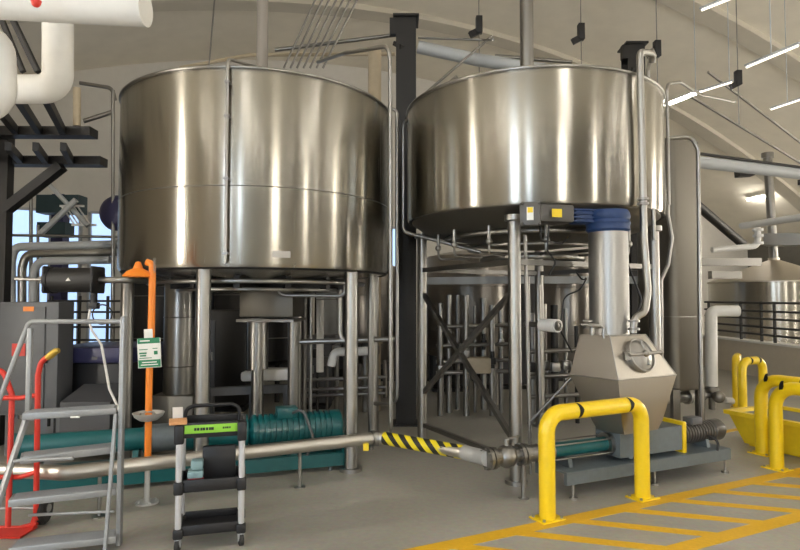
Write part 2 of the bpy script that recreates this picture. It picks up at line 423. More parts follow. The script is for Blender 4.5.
# riser pipe on the right of that tank
m = MB()
pa = at(640, 62, 5.35)
m.tube([at(652, 62, 5.5), at(653, 54, 5.45), at(640, 52, 5.35), at(640, 60, 5.35), at(644, 240, 5.35), at(648, 290, 5.35), at(645, 312, 5.3), at(634, 318, 5.25), at(633, 333, 5.25)], .032, .09, 14)
rp = obj('riser_pipe', m, PIPE, t2)
m = MB()
for y in (200, 205, 322, 330):
    p = at(643 if y < 300 else 634, y, 5.33 if y < 300 else 5.25); m.cyl(p, p+V((0, 0, .02)), .05)
obj('pipe_clamp', m, DULL, rp)
m = MB(); m.tube([at(655, 56, 6.9), at(652, 50, 6.0), at(648, 70, 5.6), at(654, 240, 5.6)], .02, .06); obj('return_pipe', m, PIPE, t2)
# outlet duct down to the hopper
dc = at(609, 300, 5.42)
m = MB(); m.cyl((dc.x, dc.y, 1.34), (dc.x, dc.y, B2-.12), .175, 48)
du = obj('outlet_duct', m, DUCT, t2)
m = MB(); m.lathe([(.178, -.10), (.195, -.08), (.19, -.05), (.20, -.02), (.188, .01), (.20, .04), (.19, .08), (.178, .10)], (dc.x, dc.y, B2-.15), n=48, close=False); obj('flexible_sleeve', m, BLUE, du, 'blue rubber sleeve')
m = MB(); q = at(583, 217, 5.4); m.box(q, (.22, .16, .13), rz=.15, bev=.02)
for k in range(4): m.box(q+V((0, -.09, -.05+.035*k)), (.24, .02, .014), rz=.15)
obj('slide_gate_actuator', m, BLUE, du, 'blue actuator beside the sleeve')
# gear motor hung at the rim
g = at(545, 214, 5.08)
m = MB(); m.box(g+V((.05, .05, 0)), (.36, .22, .15), rz=.2, bev=.015); gm = obj('gear_motor', m, MOTOR, t2, 'dark grey gear motor with warning stickers')
f = at(530, 214, 4.93); m = MB(); m.box(f, (.17, .05, .20), rz=-.25, bev=.01)
for dx in (-.07, .07):
    for dz in (-.085, .085): m.ball(f+V((dx, -.03+dx*-.1, dz)), .014)
obj('motor_end_cover', m, MOTOR, gm)
m = MB(); m.box(f+V((-.005, -.028, .0)), (.055, .004, .11), rz=-.25); obj('white_sticker', m, PAPER, gm)
m = MB(); m.box(f+V((-.005, -.031, .03)), (.045, .004, .045), rz=-.25); obj('yellow_sticker', m, YSTK, gm)
m = MB(); m.box(at(557, 213, 4.97), (.09, .004, .07), rz=.2); obj('warning_sticker', m, YSTK, gm)
m = MB(); m.tube([at(549, 226, 5.05), at(547, 250, 5.1), at(556, 262, 5.15), at(549, 275, 5.2)], .008, .05, 8); m.tube([at(540, 226, 5.05), at(541, 240, 5.1), at(562, 244, 5.3), at(570, 236, 5.5)], .008, .05, 8); obj('power_cable', m, BLACK, gm)

# ------------------------------------------------------------------ macerating hopper with its pump
A0 = V((.83, 4.90, .363)); D0 = V((.911, .412, 0)).normalized(); E0 = V((-.412, .911, 0)).normalized()
def K(k, e=0, z=0): return A0+D0*k+E0*e+V((0, 0, z))
hp = thing('mash_hopper_pump', 'steel pump set under the right tank with angular hopper, round hatch and grey skid', 'pump', (1.95, 5.3, 0))
Fc, Uc, Vc = V((1.82, 4.95, 0)), V((.65, .36, 0)), V((-.29, .39, 0))
def hq(u, v, z): return Fc+Uc*u+Vc*v+V((0, 0, z))
def rect(u0, u1, v0, v1, z): return [hq(u0, v0, z), hq(u1, v0, z), hq(u1, v1, z), hq(u0, v1, z)]
m = MB(); m.loft([rect(.22, .80, .16, .72, .50), rect(.16, .86, .13, .74, .58), rect(0, 1, 0, 1, .97), rect(0, 1, 0, 1, .985), rect(.12, .735, .3, .94, 1.34)])
hop = obj('hopper', m, HOPS, hp)
m = MB()
for a, b in ((hq(0, 0, .98), hq(1, 0, .98)), (hq(0, 0, .98), hq(0, 1, .98)), (hq(0, 0, .98), hq(.12, .3, 1.34)), (hq(.12, .3, 1.34), hq(.735, .3, 1.34)), (hq(1, 0, .98), hq(.735, .3, 1.34))):
    m.cyl(a, b, .006, 8)
obj('hopper_weld', m, PIPE, hop)
fa, fb, fd = hq(.02, .0, .98), hq(.98, 0, .98), hq(.12, .3, 1.34)
nrm = (fb-fa).cross(fd-fa).normalized(); 
if nrm.y > 0: nrm = -nrm
hc_ = hq(.47, .15, 1.16)+nrm*.004
m = MB(); m.lathe([(.150, -.01), (.150, .02), (.135, .035), (.13, .03), (.09, .055), (.04, .07), (0, .073)], hc_, nrm, 48)
ht = obj('hatch', m, PIPE, hop, 'round polished hatch')
ux = (fb-fa).normalized(); vy = nrm.cross(ux)
m = MB(); m.cyl(hc_-ux*.20+nrm*.07, hc_+ux*.20+nrm*.08, .014, 10); m.cyl(hc_-vy*.1+ux*.02+nrm*.06, hc_+vy*.12+ux*.02+nrm*.06, .014, 10)
m.ball(hc_+nrm*.08, .03); m.torus(hc_+nrm*.035, .145, .010, nrm, 48, 8); m.box(hc_-ux*.17+nrm*.02, (.05, .05, .06)); m.ball(hc_+ux*.2+nrm*.08, .022)
obj('hatch_clamp', m, PIPE, ht)
m = MB(); q = at(592, 327, 5.15); m.torus(q, .07, .012, (0, .2, 1), 32, 8); m.cyl(q-V((.1, 0, -.02)), q+V((.06, 0, .02)), .012, 10); m.cyl(q-V((.08, 0, -.05)), q+V((0, 0, .05)), .012, 10)
m.cyl(q+V((0,0,-.07)), q, .02); m.tube([q+V((.07, 0, .0)), q+V((.1, 0, 0)), q+V((.1, 0, -.1))], .01, .03, 8); obj('clamp_ring', m, PIPE, hop)
# pump body
m = MB()
m.cyl(K(.365), K(.50), .075); m.cyl(K(.45), K(.49), .095); obj('suction_flange', m, PIPE, hp)
m = MB(); m.cyl(K(1.10), K(1.14), .10); obj('outlet_flange', m, PIPE, hp)
m = MB(); m.cyl(K(.49), K(1.10), .062, 32); obj('stator', m, TEAL, hp, 'teal pump barrel')
m = MB()
for e, z in ((.08, .06), (-.08, .06), (.08, -.06), (-.08, -.06)): m.cyl(K(.47, e, z), K(1.13, e, z), .007, 8)
obj('tie_rod', m, PIPE, hp)
m = MB(); m.loft([[K(k_, e, z) for e, z in ((-.15, -.10), (.15, -.10), (.15, .12), (-.15, .12))] for k_ in (1.14, 1.90)])
m.loft([[K(k_, e, z) for e, z in ((-.12, .12), (.12, .12), (.12, .19), (-.12, .19))] for k_ in (1.2, 1.62)])
obj('pump_body', m, SKID, hp)
m = MB(); m.box(K(1.94), (.05, .30, .30), rz=math.atan2(D0.y, D0.x), bev=.01); obj('coupling_guard', m, YEL, hp, 'yellow coupling guard')
m = MB(); pr = []
for i in range(12): k0 = 2.0+i*.037; pr += [(.098, k0), (.098, k0+.022), (.086, k0+.024), (.086, k0+.035)]
m.lathe([(.06, 1.96)]+pr+[(.10, 2.45), (.105, 2.56), (.08, 2.60)], A0, D0, 32); mo = obj('motor', m, MOTOR, hp)
m = MB(); m.box(K(2.2, -.02, .12), (.14, .12, .07), rz=math.atan2(D0.y, D0.x), bev=.01); obj('terminal_box', m, GREY, mo)
m = MB(); m.tube([K(2.3, -.1, -.02), K(2.33, -.2, -.05), K(2.3, -.2, -.16), K(2.2, -.12, -.22)], .012, .06, 8); obj('motor_cable', m, BLACK, mo)
sk = MB()
for e in (-.19, .19):
    m2 = [[K(k_, e+de, z) for de, z in ((-.02, -.24), (.02, -.24), (.02, -.14), (-.02, -.14))] for k_ in (.5, 2.48)]; sk.loft(m2)
sk.loft([[K(k_, e, z) for e, z in ((-.2, -.15), (.2, -.15), (.2, -.135), (-.2, -.135))] for k_ in (.5, 2.48)])
for k_ in (.62, 1.3, 2.3): sk.loft([[K(kk, e, z) for e, z in ((-.1, -.14), (.1, -.14), (.08, -.06), (-.08, -.06))] for kk in (k_, k_+.04)])
sd = obj('skid', sk, SKID, hp)
for k_ in (.58, 1.5, 2.42):
    for e in (-.19, .19):
        m = MB(); q = K(k_, e); m.cyl((q.x, q.y, 0), (q.x, q.y, .02), .035, 16); m.cyl((q.x, q.y, .02), (q.x, q.y, .13), .012, 10); obj('levelling_foot', m, PIPE, sd)

# ------------------------------------------------------------------ floor level transfer pipe with valve
fp = thing('transfer_pipe', 'long steel pipe running low across the picture in front of the teal pump', 'pipe', at(240, 452, 5.0)*1.0)
def az_(px, py, z): return atz(px, py, z)
pts = [az_(-60, 466, .36), az_(66, 473, .36), az_(240, 453, .36), az_(374, 438, .36), az_(384, 438, .36)]
fp.location = (pts[2].x, pts[2].y, 0)
m = MB(); m.tube(pts+[az_(466, 453, .355)], .056, .12, 24)
obj('pipe_run', m, FPIPE, fp)
va = K(0); 
m = MB(); m.tube([az_(464, 452.5, .355), az_(478, 456, .355), va-D0*.13], .062, .15, 24); obj('pipe_elbow', m, PALE, fp, 'pale bare elbow next to the valve')
a_, b_ = az_(385, 438.3, .36), az_(465, 452.6, .355)
m = MB(); m.cyl(a_, b_, .0595, 32); tp = obj('hazard_tape', m, HAZ, fp, 'yellow and black striped tape')
m = MB(); m.cyl(az_(371, 438.5, .36), az_(374.5, 438, .36), .075, 24); m.cyl(az_(376, 438, .36), az_(379.5, 438, .36), .075, 24); obj('flange', m, PIPE, fp)
m = MB(); q = az_(366, 447, .30); m.box(q, (.05, .03, .06)); obj('tag', m, YSTK, fp)
for px_ in (100, 300):
    pp = az_(px_, 469 if px_ == 100 else 446, .36)
    m = MB(); m.cyl((pp.x, pp.y, 0), (pp.x, pp.y, .32), .014, 10); m.cyl((pp.x, pp.y, 0), (pp.x, pp.y, .01), .05); obj('support_leg', m, PIPE, fp)
vv = thing('butterfly_valve', 'steel flanged valve joining the striped pipe to the hopper pump', 'valve', (va.x, va.y, 0))
m = MB()
m.cyl(K(-.14), K(-.11), .09, 32); m.cyl(K(-.10), K(-.07), .09, 32); m.cyl(K(.17), K(.20), .09, 32); m.cyl(K(.21), K(.24), .09, 32); m.cyl(K(-.1), K(.24), .062, 32)
m.ball(K(.05), .095); m.cyl(K(.24), K(.36), .07, 32)
for i in range(8):
    an = i*PI/4; m.cyl(K(-.16, .078*math.cos(an), .078*math.sin(an)), K(-.05, .078*math.cos(an), .078*math.sin(an)), .007, 6); m.cyl(K(.15, .078*math.cos(an), .078*math.sin(an)), K(.26, .078*math.cos(an), .078*math.sin(an)), .007, 6)
obj('valve_body', m, DULL, vv)
m = MB(); m.cyl(K(.05, 0, .08), K(.05, 0, .14), .02); m.bar(K(.05, 0, .14), K(.16, -.05, .17), .02, .012); obj('valve_handle', m, PIPE, vv)
m = MB(); q = K(.22); m.cyl((q.x, q.y, .0), (q.x, q.y, .29), .022, 16); m.cyl((q.x, q.y, 0), (q.x, q.y, .012), .045); obj('valve_stand', m, PIPE, vv)

# ------------------------------------------------------------------ teal progressive cavity pump behind the pipe
q0, q1 = atz(20, 447, .385), atz(341, 425, .385)
dq = (q1-q0); Lq = dq.length; dq.normalize(); eq = V((-dq.y, dq.x, 0))
def Q(k, e=0, z=0): return q0+dq*k+eq*e+V((0, 0, z))
tp_ = thing('teal_pump', 'long teal painted pump on a low frame behind the floor pipe', 'pump', (Q(Lq/2).x, Q(Lq/2).y, 0))
m = MB(); m.cyl(Q(0), Q(1.15), .10, 32); m.cyl(Q(.98), Q(1.05), .125, 32); m.cyl(Q(-.06), Q(0), .12, 32); obj('stator', m, TEAL, tp_)
m = MB(); m.cyl(Q(1.05), Q(1.30), .125, 32); obj('joint_sleeve', m, SKID, tp_, 'dark joint sleeve')
m = MB(); m.cyl(Q(1.30), Q(1.85), .13, 32); m.cyl(Q(1.30), Q(1.34), .16, 32); m.cyl(Q(1.85), Q(1.9), .16, 32); m.box(Q(1.6, 0, -.14), (.3, .2, .1), rz=math.atan2(dq.y, dq.x)); obj('bearing_housing', m, TEAL, tp_)
m = MB(); pr = []
n_ = 14; st_ = (Lq-1.95-.12)/n_
for i in range(n_): k0 = 1.95+i*st_; pr += [(.155, k0), (.155, k0+st_*.55), (.138, k0+st_*.6), (.138, k0+st_*.95)]
m.lathe([(.08, 1.88)]+pr+[(.16, Lq-.12), (.16, Lq-.02), (.12, Lq)], q0, dq, 40); mo = obj('motor', m, TEAL, tp_)
m = MB(); m.box(Q(Lq-.55, -.02, .17), (.2, .16, .1), rz=math.atan2(dq.y, dq.x), bev=.01); obj('terminal_box', m, TEAL, mo)
m = MB(); m.tube([Q(Lq-.5, -.1, .17), Q(Lq-.42, -.2, .22), Q(Lq-.32, -.22, -.05), Q(Lq-.4, -.2, -.3)], .014, .1, 8); obj('motor_cable', m, GREY, mo)
m = MB()
for e in (-.2, .2): m.loft([[Q(k_, e+de, z) for de, z in ((-.03, -.34), (.03, -.34), (.03, -.22), (-.03, -.22))] for k_ in (-.1, Lq)])
for k_ in (.1, .9, 1.6, 2.3, 2.8): m.loft([[Q(kk, e, z) for e, z in ((-.2, -.3), (.2, -.3), (.1, -.08), (-.1, -.08))] for kk in (k_, k_+.05)])
fr = obj('base_frame', m, TEAL, tp_)
for k_ in (.05, 1.4, Lq-.15):
    for e in (-.2, .2):
        m = MB(); q = Q(k_, e); m.cyl((q.x, q.y, 0), (q.x, q.y, .09), .02, 12); obj('levelling_foot', m, SKID, fr)

# ------------------------------------------------------------------ yellow hoop barriers
def hoop(a, b, h, label, r=.062, group=None, bend=.14, rings=(.25, .78)):
    a, b = V(a), V(b); c = (a+b)/2; d = (b-a).normalized()
    t = thing('barrier_hoop', label, 'barrier', (c.x, c.y, 0), group)
    up = V((0, 0, 1)); m = MB(); m.tube([a+up*.005, a+up*h, b+up*h, b+up*.005], r, bend, 28); ho = obj('hoop_tube', m, YEL, t)
    L = (b-a).length
    for q in (a, b):
        m = MB(); m.box(q+up*.006, (.22, .17, .012), rz=math.atan2(d.y, d.x), bev=.002); bp = obj('base_plate', m, YEL, t)
        for sx in (-.085, .085):
            for sy in (-.06, .06):
                m = MB(); w = q+d*sx+V((-d.y, d.x, 0))*sy; m.cyl(w+up*.012, w+up*.026, .012, 8); obj('bolt', m, PIPE, bp)
    e = V((-d.y, d.x, 0))
    for f in rings:
        w = a+d*(L*f)+up*h
        # wedge-shaped black mark wrapped over the front of the tube
        m = MB(); cols = []
        for i in range(9):
            an = math.radians(-140+i*130/8); wd = .006+.035*(i/8 if i < 8 else 1)
            o = (e*math.cos(an)*-1*-1+up*-math.sin(an)*-1)
            o = e*math.sin(an)*1.0 + up*math.cos(an)
            cols.append([w+o*(r+.0015)+d*(-.004), w+o*(r+.0015)+d*(.012+.03*(1-abs(i-4)/4.5))])
        L_ = [[m.bm.verts.new(p) for p in cpair] for cpair in cols]
        for A_, B_ in zip(L_, L_[1:]): m.bm.faces.new((A_[0], A_[1], B_[1], B_[0]))
        bmesh.ops.solidify(m.bm, geom=m.bm.faces[:], thickness=.001)
        obj('black_mark', m, BLACK, ho)
    return t
HB = .785
hoop(fl(547.5, 519), fl(642.5, 498), HB, 'yellow tubular hoop barrier standing in front of the hopper pump', rings=(.28, .82))
HD = V((.45, -.89, 0)).normalized()
ha = fl(777, 469); hoop(ha, ha+HD*.8, HB+.02, 'right-hand nearer yellow hoop, beside the yellow tub', rings=(.10, .55), bend=.2)
ha = fl(762, 454); hoop(ha, ha+HD*.8, HB+.02, 'yellow hoop just behind the nearest one at the right edge', rings=(.1, .55), bend=.2)
ha = fl(743, 412); hoop(ha, ha+SB*.45, HB-.04, 'yellow hoop behind the yellow tub, the nearer of two', rings=(.3, .7), r=.06)
ha = fl(737, 407); hoop(ha, ha+SB*.45+TA*.3, HB-.04, 'yellow hoop furthest back, partly hidden behind its twin', rings=(.3, .7), r=.06)

# ------------------------------------------------------------------ yellow tub
tb = fl(738, 444); ua = SB; va_ = TA
tt = thing('tipping_tub', 'yellow tapered tub on the floor at the right edge behind the hoops', 'tub', (tb.x+.7, tb.y+.2, 0))
def tr(u0, u1, v0, v1, z): return [tb+ua*u0+va_*v0+V((0, 0, z)), tb+ua*u1+va_*v0+V((0, 0, z)), tb+ua*u1+va_*v1+V((0, 0, z)), tb+ua*u0+va_*v1+V((0, 0, z))]
m = MB(); 
# walls of real thickness: outer shell, rim and inner shell lofted in one closed skin
tb0 = tb
rot = math.atan2(-.907, .42)
ua = V((math.cos(rot), math.sin(rot), 0)); va_ = V((-math.sin(rot), math.cos(rot), 0))
m.loft([tr(.08, 1.42, 0, .6, .03), tr(-.06, 1.56, -.06, .72, .34), tr(-.10, 1.60, -.10, .76, .34), tr(-.10, 1.60, -.10, .76, .385), tr(-.03, 1.53, -.03, .69, .385), tr(.12, 1.38, .04, .56, .08)])
tub = obj('tub_body', m, YELTUB, tt)
m = MB(); m.loft([tr(0, 1.5, 0, .66, .345), tr(0, 1.5, 0, .66, .355)]); obj('contents', m, GREY, tt, 'dark liquid surface inside the tub')
m = MB(); m.loft([tr(.1, 1.4, .05, .15, 0), tr(.1, 1.4, .05, .15, .035)]); obj('runner', m, YELTUB, tt)
m = MB(); m.loft([tr(.1, 1.4, .45, .55, 0), tr(.1, 1.4, .45, .55, .035)]); obj('runner', m, YELTUB, tt)

# ------------------------------------------------------------------ floor markings
m = MB()
def fline(a, b, w=.13, z=.0025):
    a, b = V((a.x, a.y, 0)), V((b.x, b.y, 0)); d = (b-a).normalized(); e = V((-d.y, d.x, 0))*w/2
    m.loft([[p+V((0, 0, zz)) for p in (a-e, b-e, b+e, a+e)] for zz in (.0002, z)])
M0 = fl(430, 549); dl = (fl(800, 471)-M0).normalized(); el = V((dl.y, -dl.x, 0))
GAP = .72
m_keep = m
fline(M0-dl*1.5, M0+dl*6.5)
fline(M0+el*GAP-dl*.2, M0+el*GAP+dl*6)
for i in range(10):
    s_ = -.35+i*.52
    fline(M0+dl*s_+el*.03, M0+dl*(s_+GAP)+el*(GAP-.03), .10, .002)
fline(fl(676, 441), fl(745, 428), .09)
o = obj('floor_markings', m, LINE); o['kind'] = 'structure'

# ------------------------------------------------------------------ tool trolley
wl, wr = fl(177, 549), fl(240, 549)
W = .40; Dp = .27
tc_ = V(((wl.x+wr.x)/2, wl.y+Dp/2, 0))
tr_ = thing('tool_trolley', 'black and silver two shelf utility trolley with a lime green label strip', 'trolley', tc_)
X = lambda x, y, z: tc_+V((x, y, z))
hw = W/2
for sx in (-1, 1):
    for sy in (-1, 1):
        m = MB(); m.cyl(X(sx*hw, sy*Dp/2, .07), X(sx*hw, sy*Dp/2, .80), .021, 20); ps = obj('post', m, SILV, tr_)
        for z0, z1 in ((.085, .15), (.37, .455), (.70, .83)): m = MB(); m.box(X(sx*hw, sy*Dp/2, (z0+z1)/2), (.062, .062, z1-z0), bev=.012); obj('post_bracket', m, BLACK, ps)
        w = MB(); cx = X(sx*hw, sy*Dp/2, .042); w.lathe([(.012, -.014), (.042, -.012), (.042, .012), (.012, .014)], cx, (1, .25*sx, 0), 24); cs = obj('caster', w, RUBBER, tr_)
        w = MB(); w.cyl(cx+V((-.02, 0, 0)), cx+V((.02, 0, 0)), .014, 12); w.box(cx+V((0, .0, .028)), (.045, .04, .045), bev=.006); obj('caster_fork', w, ALU, cs)
def tray(z, h, mat=BLACK, mid=True):
    m = MB()
    m.box(X(0, 0, z), (W, Dp, .015))
    for sy in (-1, 1): m.box(X(0, sy*Dp/2, z+h/2-.01), (W-.05, .02, h), bev=.004)
    for sx in (-1, 1): m.box(X(sx*hw, 0, z+h/2-.01), (.02, Dp-.05, h), bev=.004)
    return m
obj('bottom_tray', tray(.11, .065), BLACK, tr_); obj('middle_tray', tray(.39, .08), BLACK, tr_)
sh = obj('top_tray', tray(.745, .10), BLACK, tr_)
m = MB(); m.box(X(0, -Dp/2-.012, .793), (.355, .006, .055), bev=.002); gl = obj('label_strip', m, GREEN, sh, 'lime green label strip')
m = MB(); xs = -.10
for wd in (.018, .02, .016, .02, .018, .016, .022): m.box(X(xs, -Dp/2-.0155, .793), (wd*.8, .002, .018)); xs += wd
obj('label_lettering', m, BLACK, gl); m = MB()
for wd in (.014, .012, .014, .012): m.box(X(xs+.05, -Dp/2-.0155, .795), (wd*.75, .002, .013)); xs += wd
obj('label_lettering', m, BLACK, gl)
m = MB(); m.tube([X(-hw+.01, Dp/2-.02, .80), X(-hw+.02, Dp/2-.02, .88), X(-hw+.07, Dp/2-.02, .905), X(hw-.07, Dp/2-.02, .905), X(hw-.02, Dp/2-.02, .88), X(hw-.01, Dp/2-.02, .80)], .014, .05, 12); obj('push_handle', m, BLACK, tr_)
tr_.rotation_euler.z = .27; tr_.location += V((-.03, 0, 0)); before = set(COL.objects)
m = MB(); m.box(X(.05, .03, .69), (.22, .04, .24), bev=.01); 
single('supply_case', m, BLACK, 'dark case standing on the middle shelf of the trolley', 'case').location.z = .399
m = MB(); m.box(X(-.10, -.05, .60), (.10, .10, .05), bev=.01); m.box(X(-.09, -.05, .66), (.08, .09, .06), bev=.012); o = single('instrument_box', m, plain('grey_teal', (.22, .34, .36), .4), 'small grey green instrument box on the trolley shelf, above a red piece', 'box'); o.location.z = .455
m = MB(); m.box(X(-.10, -.07, .50), (.11, .10, .055), bev=.018); o = single('red_block', m, plain('maroon', (.35, .02, .03), .4), 'dark red block on the trolley shelf beneath the instrument box', 'block'); o.location.z = .399
m = MB(); m.box(X(-hw-.01, -Dp/2-.0, .94), (.11, .14, .02), rz=.1, bev=.003); o = single('cardboard_piece', m, CARD, 'orange brown card lying on the left front corner of the trolley', 'card'); o.location.z = .838
m = MB(); R_ = Matrix.Rotation(-1.3, 3, 'X'); m.box(X(-hw-.02, -.05, .985), (.065, .10, .006), rot=R_); o = single('paper_note', m, PAPER, 'small white printed card upright at the left end of the trolley top', 'card'); o.location.z = .832

for o in set(COL.objects)-before:
    o.rotation_euler.z = .27; v = o.location-tc_; v = Matrix.Rotation(.27, 3, 'Z') @ v; o.location = tc_+v+V((-.03, 0, 0))
# ------------------------------------------------------------------ aluminium step ladder
ld = thing('step_ladder', 'grey aluminium rolling step ladder at the left edge of the picture', 'ladder', fl(70, 552))
dL = 4.02
rt, rb = at(117, 320, dL), fl(119, 548)
def tread(px0, px1, py, dep, z, w=.19, th=.028):
    a, b = at(px0, py, dep), at(px1, py, dep); a.z = b.z = z
    m = MB(); c = (a+b)/2; m.box(c+V((0, w/2, 0)), ((b-a).length, w, th), rz=math.atan2(b.y-a.y, b.x-a.x), bev=.004)
    for i in range(9): m.box(c+V((0, .012+w/9*i, th/2+.002)), ((b-a).length*.94, .008, .004))
    return m
m = MB(); m.bar(V((rb.x, rb.y, .02)), V((rb.x, rb.y, 1.54)), .045, .03, .006); obj('rear_post', m, ALU, ld)
m = MB(); m.bar(V((rb.x-.035, rb.y-.12, .02)), V((rb.x-.03, rb.y-.02, .89)), .02, .02); obj('front_stile', m, ALU, ld)
lx = at(30, 400, dL).x
lb = V((lx-.10, rb.y-.3, .02))
m = MB(); m.bar(lb, V((lx, rb.y, .89)), .035, .03, .005); m.bar(V((lx, rb.y, .89)), V((lx, rb.y, 1.46)), .03, .03, .005); obj('front_stile', m, ALU, ld)
m = MB(); m.tube([V((rb.x, rb.y, 1.505)), V((lx-.01, rb.y, 1.505)), V((lx-.175, rb.y-.04, .97)), V((lx-.21, rb.y-.28, .30))], .016, .045, 12); obj('hand_rail', m, ALU, ld)
for pa_, pb_, z_ in (((22, 417), (116, 411), .885), ((20, 461), (116, 450), .62), ((8, 504), (116, 492), .36), ((8, 552), (116, 540), .08)):
    a_, b_ = atz(*pa_, z_), atz(*pb_, z_); an = math.atan2(b_.y-a_.y, b_.x-a_.x); n_ = V((-math.sin(an), math.cos(an), 0)); c_ = (a_+b_)/2; L_ = (b_-a_).length
    m = MB(); m.box(c_+n_*.07, (L_, .14, .045), rz=an, bev=.004)
    for i in range(7): m.box(c_+n_*(.012+.02*i)+V((0, 0, .024)), (L_*.94, .007, .004), rz=an)
    obj('tread', m, ALU, ld)
m = MB(); m.cyl(V((at(22, 525, 3.85).x, 3.92, .245)), V((rb.x, 3.92, .27)), .010, 10); m.cyl(V((lx+.02, 3.84, .615)), V((lx+.4, 3.84, .635)), .012, 10); obj('brace_rod', m, ALU, ld)
m = MB(); m.box(at(75, 417, 3.95), (.06, .005, .012)); obj('maker_plate', m, PAPER, ld)
m = MB(); m.tube([lb+V((-.02, 0, .25)), lb+V((0, .02, .15)), lb+V((-.15, -.1, .03))], .016, .05, 10); obj('stabiliser', m, ALU, ld)

# ------------------------------------------------------------------ red hand truck
ht_ = thing('hand_truck', 'red sack truck with brass coloured grip standing behind the ladder', 'hand truck', fl(25, 526))
dT = 4.32
def hz(px, py, d=dT): return at(px, py, d)
m = MB()
m.tube([hz(36, 520), hz(38, 375), hz(41, 362), hz(50, 355)], .019, .08, 14); m.tube([hz(8, 527, 4.25), hz(12, 395, 4.35), hz(4, 372, 4.35), hz(-8, 368, 4.35)], .019, .08, 14)
for ya, yb in ((398, 395), (477, 472), (528, 523)): m.tube([hz(-25, ya), hz(20, ya), hz(37, yb)], .017, .05, 12)
obj('tube_frame', m, RED, ht_)
m = MB(); m.sweep([hz(47, 358), hz(51, 355), hz(56, 351), hz(59, 350.5)], .024, 14, True, [.022, .026, .024, .018]); obj('hand_grip', m, BRASS, ht_, 'brass coloured grip')
m = MB(); c = hz(44, 507, 4.42); m.lathe([(.03, -.03), (.10, -.03), (.115, -.015), (.115, .015), (.10, .03), (.03, .03)], V((c.x, c.y, .117)), (1, .2, 0), 32); obj('wheel', m, RUBBER, ht_)
m = MB(); m.cyl(V((c.x-.04, c.y, .117)), V((c.x+.04, c.y, .117)), .03, 16); m.cyl(V((c.x-.5, c.y, .117)), V((c.x, c.y, .117)), .012, 10); obj('axle', m, ALU, ht_)
m = MB(); e = hz(36, 523); m.box(V((e.x-.25, e.y-.08, .012)), (.5, .2, .012)); m.bar(V((e.x-.03, e.y, .012)), V((e.x, e.y, .1)), .03, .03); obj('toe_plate', m, RED, ht_)

# ------------------------------------------------------------------ emergency shower
eb = fl(147, 503); ex, ey = eb.x, eb.y
es = thing('emergency_shower', 'orange emergency shower with steel eyewash bowl on a slim pole', 'shower', (ex, ey, 0))
pz = lambda py: at(147, py, ey).z
m = MB(); m.cyl((ex, ey, pz(460)), (ex, ey, pz(344)), .027, 20); m.tube([V((ex+.01, ey, pz(345))), V((ex+.01, ey, pz(264))), V((ex-.04, ey, pz(262)))], .028, .04, 16); obj('upper_pole', m, ORANGE, es)
m = MB(); m.cyl((ex, ey, .01), (ex, ey, pz(458)), .022, 20); m.cyl((ex, ey, .30), (ex, ey, .34), .03)
m.cyl((ex, ey, 0), (ex, ey, .012), .09, 32)
for i in range(4): m.cyl((ex+.065*math.cos(i*PI/2+.7), ey+.065*math.sin(i*PI/2+.7), .01), (ex+.065*math.cos(i*PI/2+.7), ey+.065*math.sin(i*PI/2+.7), .028), .01, 8)
obj('lower_pole', m, PALE, es)
hx = at(138, 270, ey).x; hz0 = at(138, 277, ey).z
m = MB(); m.lathe([(.0, .02), (.115, 0), (.118, .01), (.09, .045), (.04, .07), (.03, .10), (.02, .125), (0, .13)], (hx, ey, hz0), n=40); obj('shower_head', m, ORANGE, es)
bz = pz(420)
m = MB(); m.lathe([(.03, -.03), (.07, -.02), (.11, .01), (.125, .04), (.118, .042), (.10, .015), (.03, -.01), (0, -.012)], (ex, ey, bz+.02), n=40); bo = obj('eyewash_bowl', m, PALE, es)
m = MB(); m.tube([V((ex-.06, ey-.02, bz+.02)), V((ex-.06, ey-.02, bz+.07)), V((ex+.06, ey-.02, bz+.07)), V((ex+.06, ey-.02, bz+.02))], .008, .03, 8); obj('eyewash_nozzle', m, PIPE, bo)
m = MB(); 
for i in range(9): m.torus((ex+.035, ey-.02, pz(262)-.012*i+.02), .010, .0025, (1 if i % 2 else 0, 0 if i % 2 else 1, .2), 12, 5)
obj('pull_chain', m, PIPE, es)
sg = thing('safety_sign', 'green and white printed safety card hanging on the orange shower pole', 'sign', at(149, 353, ey-.05))
sx, sz = at(149, 353, ey-.04).x, at(149, 353, ey-.04).z
Rs = Matrix.Rotation(-.06, 3, 'Y')
def sbox(dx, dz, w, h, dy=0, th=.003):
    mm = MB(); mm.box(V((sx, ey-.035-dy, sz))+Rs @ V((dx, 0, dz)), (w, th, h), rot=Rs); return mm
obj('card_face', sbox(0, 0, .19, .24), PAPER, sg)
obj('green_header', sbox(0, .10, .18, .045, .003), DGREEN, sg); obj('green_footer', sbox(0, -.085, .18, .06, .003), DGREEN, sg)
mm = MB()
for dx, dz, w, h in ((-.05, .0, .06, .012), (-.05, -.02, .05, .012), (.055, -.0, .03, .03), (-.045, .03, .07, .006), (.05, .035, .04, .006), (-.03, -.04, .10, .006)):
    mm.box(V((sx, ey-.039, sz))+Rs @ V((dx, 0, dz)), (w, .002, h), rot=Rs)
obj('green_print', mm, DGREEN, sg)
mm = MB()
for dx, dz, w, h in ((0, -.075, .12, .008), (0, -.095, .14, .008), (-.03, .10, .08, .010)):
    mm.box(V((sx, ey-.041, sz))+Rs @ V((dx, 0, dz)), (w, .002, h), rot=Rs)
obj('white_print', mm, PAPER, sg)
obj('tie_tag', sbox(-.0, .15, .07, .09, .002), PAPER, sg)

